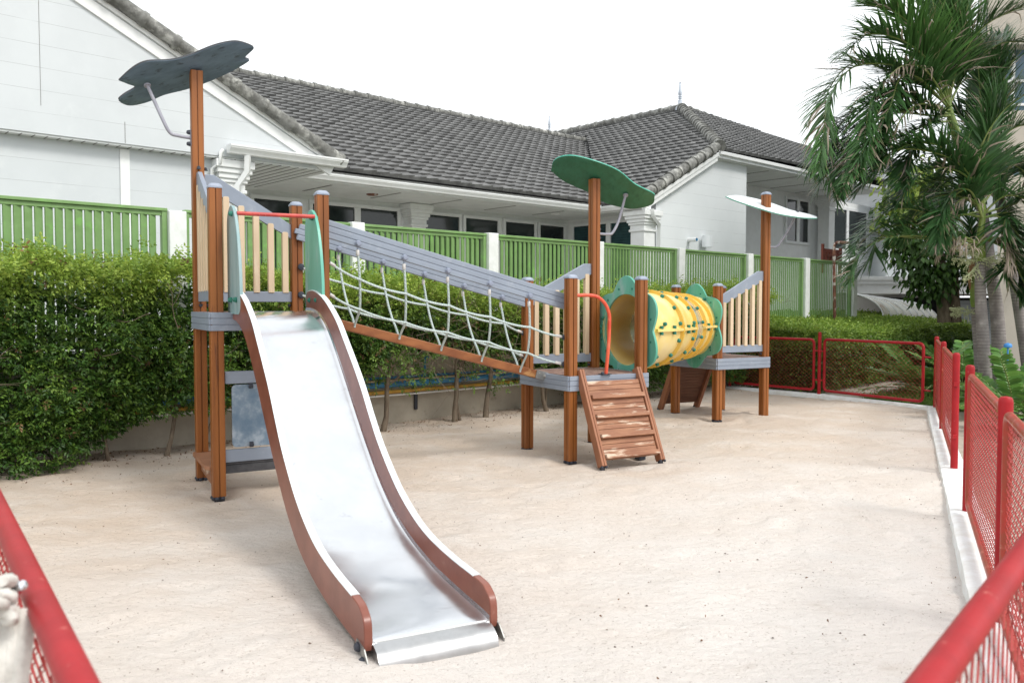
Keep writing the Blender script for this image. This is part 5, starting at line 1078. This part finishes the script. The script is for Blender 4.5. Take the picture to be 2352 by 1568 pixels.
def cycad(P, h, n, seed, lab, sc=1., az0=0, az1=6.28, grp='cycad plants under the palms'):
    t_ = thing('cycad', lab, 'plant', P, grp); r_ = random.Random(seed); g = np.random.default_rng(seed)
    obj('stem', MB().tube([P-Z*.1, P+Z*.12], .06, 8), M['bark'], t_)
    for k in range(n):
        az = az0+(az1-az0)*(k+r_.random())/n; el = r_.uniform(.3, 1.1); d = Vector((math.cos(az)*math.cos(el), math.sin(az)*math.cos(el), math.sin(el))); ln = h*r_.uniform(.8, 1.15)
        Q = [P+Z*.1]; dd = d
        for j in range(8): dd = (dd-Z*.1*(1-d.z*.5)+Vector((0, 0, 0))).normalized(); Q.append(Q[-1]+dd*ln/8)
        V, F_, C = [], [], []; m = 15
        for j in range(m):
            q = .25+.75*j/(m-1); i = min(7, int(q*8*.999)); f = q*8-i; c = Q[i].lerp(Q[i+1], min(1, f)); T = (Q[i+1]-Q[i]).normalized(); sd = T.cross(Z).normalized(); up = sd.cross(T)
            for sg in (-1, 1):
                L_ = .17*sc*(1-.5*abs(q-.55)); dl = (sd*sg*.85+T*.5+up*.18+Vector(g.normal(0, .08, 3))).normalized(); wv = dl.cross(up).normalized(); w_ = .026*sc; i0 = len(V); c0 = (np.array([.07, .17, .04])*(1-.0)+np.array([.05, .07, .01])*r_.random())*r_.uniform(.8, 1.5)
                for qq, ww in ((0, .3), (.35, 1), (.75, 1.05), (1, .35)): p = c+dl*L_*qq-Z*.03*qq*qq; V += [(p+wv*w_*ww)[:], (p-wv*w_*ww)[:]]; C += [c0, c0]
                for jj in range(3): a = i0+2*jj; F_ += [(a, a+1, a+3), (a, a+3, a+2)]
        o = npobj('frond', np.array(V), np.array(F_), M['palml'], t_, np.array(C)); obj('rachis', MB().tube(Q, .008, 5), M['stalk'], o)
gp = lambda x, y: (lambda r: Vector((0, 0, CAM_Z))+r*((-.02-CAM_Z)/r.z))(px(x, y, 1)-Vector((0, 0, CAM_Z)))
cycad(gp(2118, 915), 1.15, 24, 1, 'cycad plant seen through the right half of the back fence panel', 1.15)
cycad(gp(2210, 900), 1.15, 16, 2, 'large cycad with rounded leaflets at the foot of the slim palm', 1.3)
cycad(gp(2185, 880), .95, 12, 3, 'cycad half hidden between fence corner and clipped hedge', 1.2)
cycad(gp(2330, 960), 1.05, 16, 4, 'cycad spreading in front of the leaning palm trunk base', 1.25)
cycad(gp(2340, 880), 1.2, 14, 5, 'cycad behind the palm trunks against the beige building', 1.3)
cycad(gp(2250, 860), .9, 12, 6, 'cycad directly behind the straight ringed palm trunk', 1.2)
cycad(gp(2420, 1000), 1.0, 14, 7, 'cycad cut by the right edge of the view beyond the fence', 1.3)
sp_ = gp(2316, 950); tag(obj('sprinkler', MB().lathe(px(2315, 793, sp_.y)-Z*.0, Z, [(.02, -.04), (.055, -.03), (.06, 0), (.045, .025), (.015, .035), (0, .04)], 14).tube([px(2315, 797, sp_.y), px(2315, 797, sp_.y)-Z*.55], .012, 8), M['bluep'], smooth=50), 'small blue plastic dome on a stake among the cycad leaves', 'sprinkler')
# lawn strip behind the back fence
g = np.random.default_rng(51); n = 9000; P = np.stack([g.uniform(5.7, 9, n), g.uniform(12.7, 17, n), np.full(n, -.03)], 1)
pthd = (P[:, 0]-6.1)*.714-(P[:, 1]-14.45)*.70; P = P[(pthd > .02) & (P[:, 0] > 5.55+(14.855-P[:, 1])*.53+.15) & (P[:, 0] < 8.2)]; n = len(P)
V, Fc, C = leaf_clusters(P, g.normal(0, .5, (n, 3))+[0, 0, 1.2], g.uniform(.05, .08, n), (MD*.8+LT*.3)*g.uniform(.6, 1.3, (n, 1)), 4, .14, .4, .05, 8); npobj('grass', V, Fc, M['grass'], None, C, 'stuff')

# ------------------------------------------------------------------ red chain link fences
def chain(thing_, A, B, z0, z1, pitch=.085, r=.0023, name='chain_mesh', parent=None):
    """woven zigzag wires between A and B"""
    A, B = Vector(A), Vector(B); e = (B-A); L_ = e.length; e.normalize(); nb = Vector((-e.y, e.x, 0)); V, F_ = [], []; nz = max(2, int(round((z1-z0)/.066))*2); dz = (z1-z0)/nz
    nw = int(L_/pitch)+1
    for w_ in range(nw):
        for ph in (0,):
            pts = []
            for k in range(nz+1):
                x = w_*pitch+(pitch*.5+.004 if (k+w_*0) % 2 else -.004)+.0; x = min(max(x+pitch*.0, 0), L_); pts.append(A+e*x+Z*(z0+dz*k)+nb*(.0035 if k % 2 else -.0035))
            mb = MB().tube(pts, r, 4, caps=False); b0 = len(V); V += mb.v; F_ += [[i+b0 for i in f] for f in mb.f]
            pts2 = [A+e*min(max(w_*pitch+pitch*.5+(pitch*.5+.004 if k % 2 == 0 else -.004), 0), L_)+Z*(z0+dz*k)+nb*(.0035 if k % 2 == 0 else -.0035) for k in range(nz+1)]
            mb = MB().tube(pts2, r, 4, caps=False); b0 = len(V); V += mb.v; F_ += [[i+b0 for i in f] for f in mb.f]
    m = MB(); m.v = V; m.f = F_; return obj(name, m, M['wire'], parent)
def fpanel(T_, A, B, z0, z1, r=.022, rail='red', lab=None, cr=.07):
    A, B = Vector((A[0], A[1], 0)), Vector((B[0], B[1], 0)); e = (B-A).normalized(); L_ = (B-A).length; pts = []
    for cx_, cz_, a0 in ((L_-cr, z1-cr, 0), (cr, z1-cr, 90), (cr, z0+cr, 180), (L_-cr, z0+cr, 270)):
        for t in (0, 22, 45, 67, 90): pts.append(A+e*(cx_+cr*math.cos(R(a0+t)))+Z*(cz_+cr*math.sin(R(a0+t))))
    o = obj('panel_frame', MB().tube(pts, r, 12, closed=True), M[rail], T_, smooth=60, label=lab); chain(T_, A+e*.012, B-e*.012, z0+.01, z1-.01, parent=o); return o
def fpost(T_, P, h=1.16, r=.03, zb=-.1):
    o = obj('post', MB().lathe(Vector((P[0], P[1], zb)), Z, [(r, 0), (r, h-zb-.03), (r*.93, h-zb-.012), (r*.7, h-zb-.002), (0, h-zb+.002)], 18), M['red'], T_, smooth=40); return o
def lug(T_, A, B, z, r=.012): obj('lug', MB().tube([Vector((A[0], A[1], z)), Vector((B[0], B[1], z))], r, 8), M['red'], T_)
# side fence running toward the camera
f1 = thing('chain_fence', 'red chain link fence run along the right side kerb, coming toward the camera', 'fence', FT(4), 'red chain link fences round the sand')
for t in (0, 2.52, 5.4, 7.26, 9.72, 12.2): fpost(f1, FT(t), 1.165 if t else 1.15, .033)
for t0, t1 in ((.12, 2.4), (2.64, 5.28), (7.38, 9.6), (9.84, 12.08)):
    fpanel(f1, FT(t0), FT(t1), .13, 1.09, .023, 'redrail')
    for z in (.3, .92): lug(f1, FT(t0-.1), FT(t0+.02), z); lug(f1, FT(t1-.02), FT(t1+.1), z)
for t, s_ in ((5.4, 1), (7.26, -1)):
    F3_ = Vector((FD.x, FD.y, 0))
    for z in (.35, .85): obj("hinge_tab", MB().box(FT(t)+Z*z-Vector((.02, 0, 0))+F3_*(.02 if s_ > 0 else -.08), F3_*.06, Vector((.04, 0, 0)), Z*.035), M["red"], f1)
f2 = thing('chain_fence', 'red chain link fence along the back kerb, between sand and clipped hedge', 'fence', (5.5, 14.8, 0), 'red chain link fences round the sand')
Pa, Pb, Pc = Vector((6.50, 12.92)), Vector(P2_), Vector((4.287, 16.372)); fpost(f2, Pb, 1.16, .03); fpost(f2, Pc, .95, .03)
db1 = (Pb-Pa).normalized(); db2 = (Pc-Pb).normalized()
q0_, q1_ = Pa+db1*.13, Pb-db1*.11; fpanel(f2, q0_, q1_, .12, 1.03, .024); q2_, q3_ = Pb+db2*.11, Pc-db2*.1; fpanel(f2, q2_, q3_, .12, 1.02, .024)
for z in (.3, .82): lug(f2, Pb-db1*.12, Pb+db2*.12, z, .014); lug(f2, Pa, q0_+db1*.02, z, .014); lug(f2, q3_, Pc, z, .014)
# fence corner right in front of the camera
f3 = thing('chain_fence', 'out of focus red fence panel crossing the lower right corner of the view', 'fence', (.5, 1.0, 0), 'red chain link fences round the sand')
dR = (Vector((.976, 1.572))-Vector((.524, 1.026))).normalized(); R0, R1 = Vector((.524, 1.026))-dR*.80, Vector((.976, 1.572))+dR*.32
fpanel(f3, R0, R1, .13, 1.13, .023); fpost(f3, R1+dR*.1, 1.16, .03)
f4 = thing('chain_fence', 'out of focus red fence panel crossing the lower left corner of the view', 'fence', (-.8, 1.4, 0), 'red chain link fences round the sand')
dL = (Vector((-1.17, 1.888))-Vector((-.544, 1.026))).normalized(); L0, L1 = Vector((-.544, 1.026))-dL*.72, Vector((-1.17, 1.888))+dL*.95
fpanel(f4, L0, L1, .13, 1.13, .023); fpost(f4, L1+dL*.1, 1.16, .03)
wob((R0.x-.1, R0.y-.1), (E_.x, E_.y), .25, -.08, .05, 40)
wob((L0.x, L0.y), (L1.x+dL.x*2, L1.y+dL.y*2), .25, -.08, .05, 40)
# white rope knotted on the left panel with a clamp
kp = lambda x, y, Y_: px(x, y, Y_)
rp = thing('rope_bundle', 'white knotted rope and cloth tied with a metal clamp to the left fence panel', 'rope', kp(10, 1400, 1.25))
r_ = random.Random(9); pts = []
for k in range(26): pts.append(kp(2+r_.uniform(-22, 30), 1335+k*3.4+r_.uniform(-8, 8), 1.27+r_.uniform(-.05, .05)))
obj('knot', MB().tube(crom(pts, 4), .009, 8), M['cloth'], rp, smooth=60)
for k in range(7):
    x = -14+k*11; obj('hanging_strand', MB().tube(crom([kp(x+6, 1400, 1.28), kp(x+r_.uniform(-5, 5), 1470, 1.26), kp(x-6+r_.uniform(-5, 5), 1560, 1.24), kp(x-8, 1680, 1.24)], 5), .014, 8), M['cloth'], rp, smooth=60)
obj('clamp', MB().lathe(kp(24, 1352, 1.3), Vector((.8, -.3, .3)), [(.006, -.01), (.013, -.008), (.013, .012), (.008, .014), (.008, .03), (0, .032)], 10).tube([kp(18, 1318, 1.3), kp(22, 1360, 1.3)], .008, 8), M['steel'], rp, smooth=40)

# ------------------------------------------------------------------ litter on the sand
g = np.random.default_rng(71); n = 2600; a = g.uniform(.3, 15, n); b = 9.6-np.abs(g.normal(0, .55, n)); P = hx(a, b, np.zeros(n)); zi = np.clip(((P[:, 1]-ys[0])/.05).round().astype(int), 0, ny-1); xi = np.clip(((P[:, 0]-xs[0])/.05).round().astype(int), 0, nx-1); P[:, 2] = Zs[zi, xi]+.008
V, Fc, C = leaf_clusters(P, g.normal(0, 1, (n, 3))*[1, 1, .2], g.uniform(.012, .035, n), np.full((n, 3), .1), 1, .5, 0, 0, 9); npobj('fallen_leaves', V, Fc, M['dryleaf'], None, None, 'stuff')
g = np.random.default_rng(61); n = 2200; xx = g.uniform(-5.5, 6, n); yy = g.uniform(1.2, 14, n); bb3 = -xx*math.sin(R(42.6))+yy*math.cos(R(42.6)); k = (bb3 < 9.4) & ((xx-FA.x)*FD.y-(yy-FA.y)*FD.x > .15)
xx, yy = xx[k], yy[k]; n = len(xx); zi = np.clip(((yy-ys[0])/.05).round().astype(int), 0, ny-1); xi = np.clip(((xx-xs[0])/.05).round().astype(int), 0, nx-1); zz = Zs[zi, xi]+.006
P = np.stack([xx, yy, zz], 1); V, Fc, C = leaf_clusters(P, g.normal(0, 1, (n, 3))*[1, 1, .15], g.uniform(.006, .02, n), np.full((n, 3), .1), 1, .5, 0, 0, 9); npobj('leaf_litter', V, Fc, M['dryleaf'], None, None, 'stuff')
mb = MB(); rr_ = random.Random(12)
for i in range(0, n, 2):
    s = rr_.uniform(.003, .009); c = Vector((xx[i]+.1, yy[i]+.05, zz[i]-.003)); mb.add([c+Vector(v)*s*rr_.uniform(.7, 1.2) for v in ((1, 0, 0), (-1, .2, 0), (0, 1, 0), (.2, -1, 0), (0, 0, .7), (0, 0, -1))], [(0, 2, 4), (2, 1, 4), (1, 3, 4), (3, 0, 4)])
tag(obj('pebbles', mb, M['pebble']), None, kind='stuff')
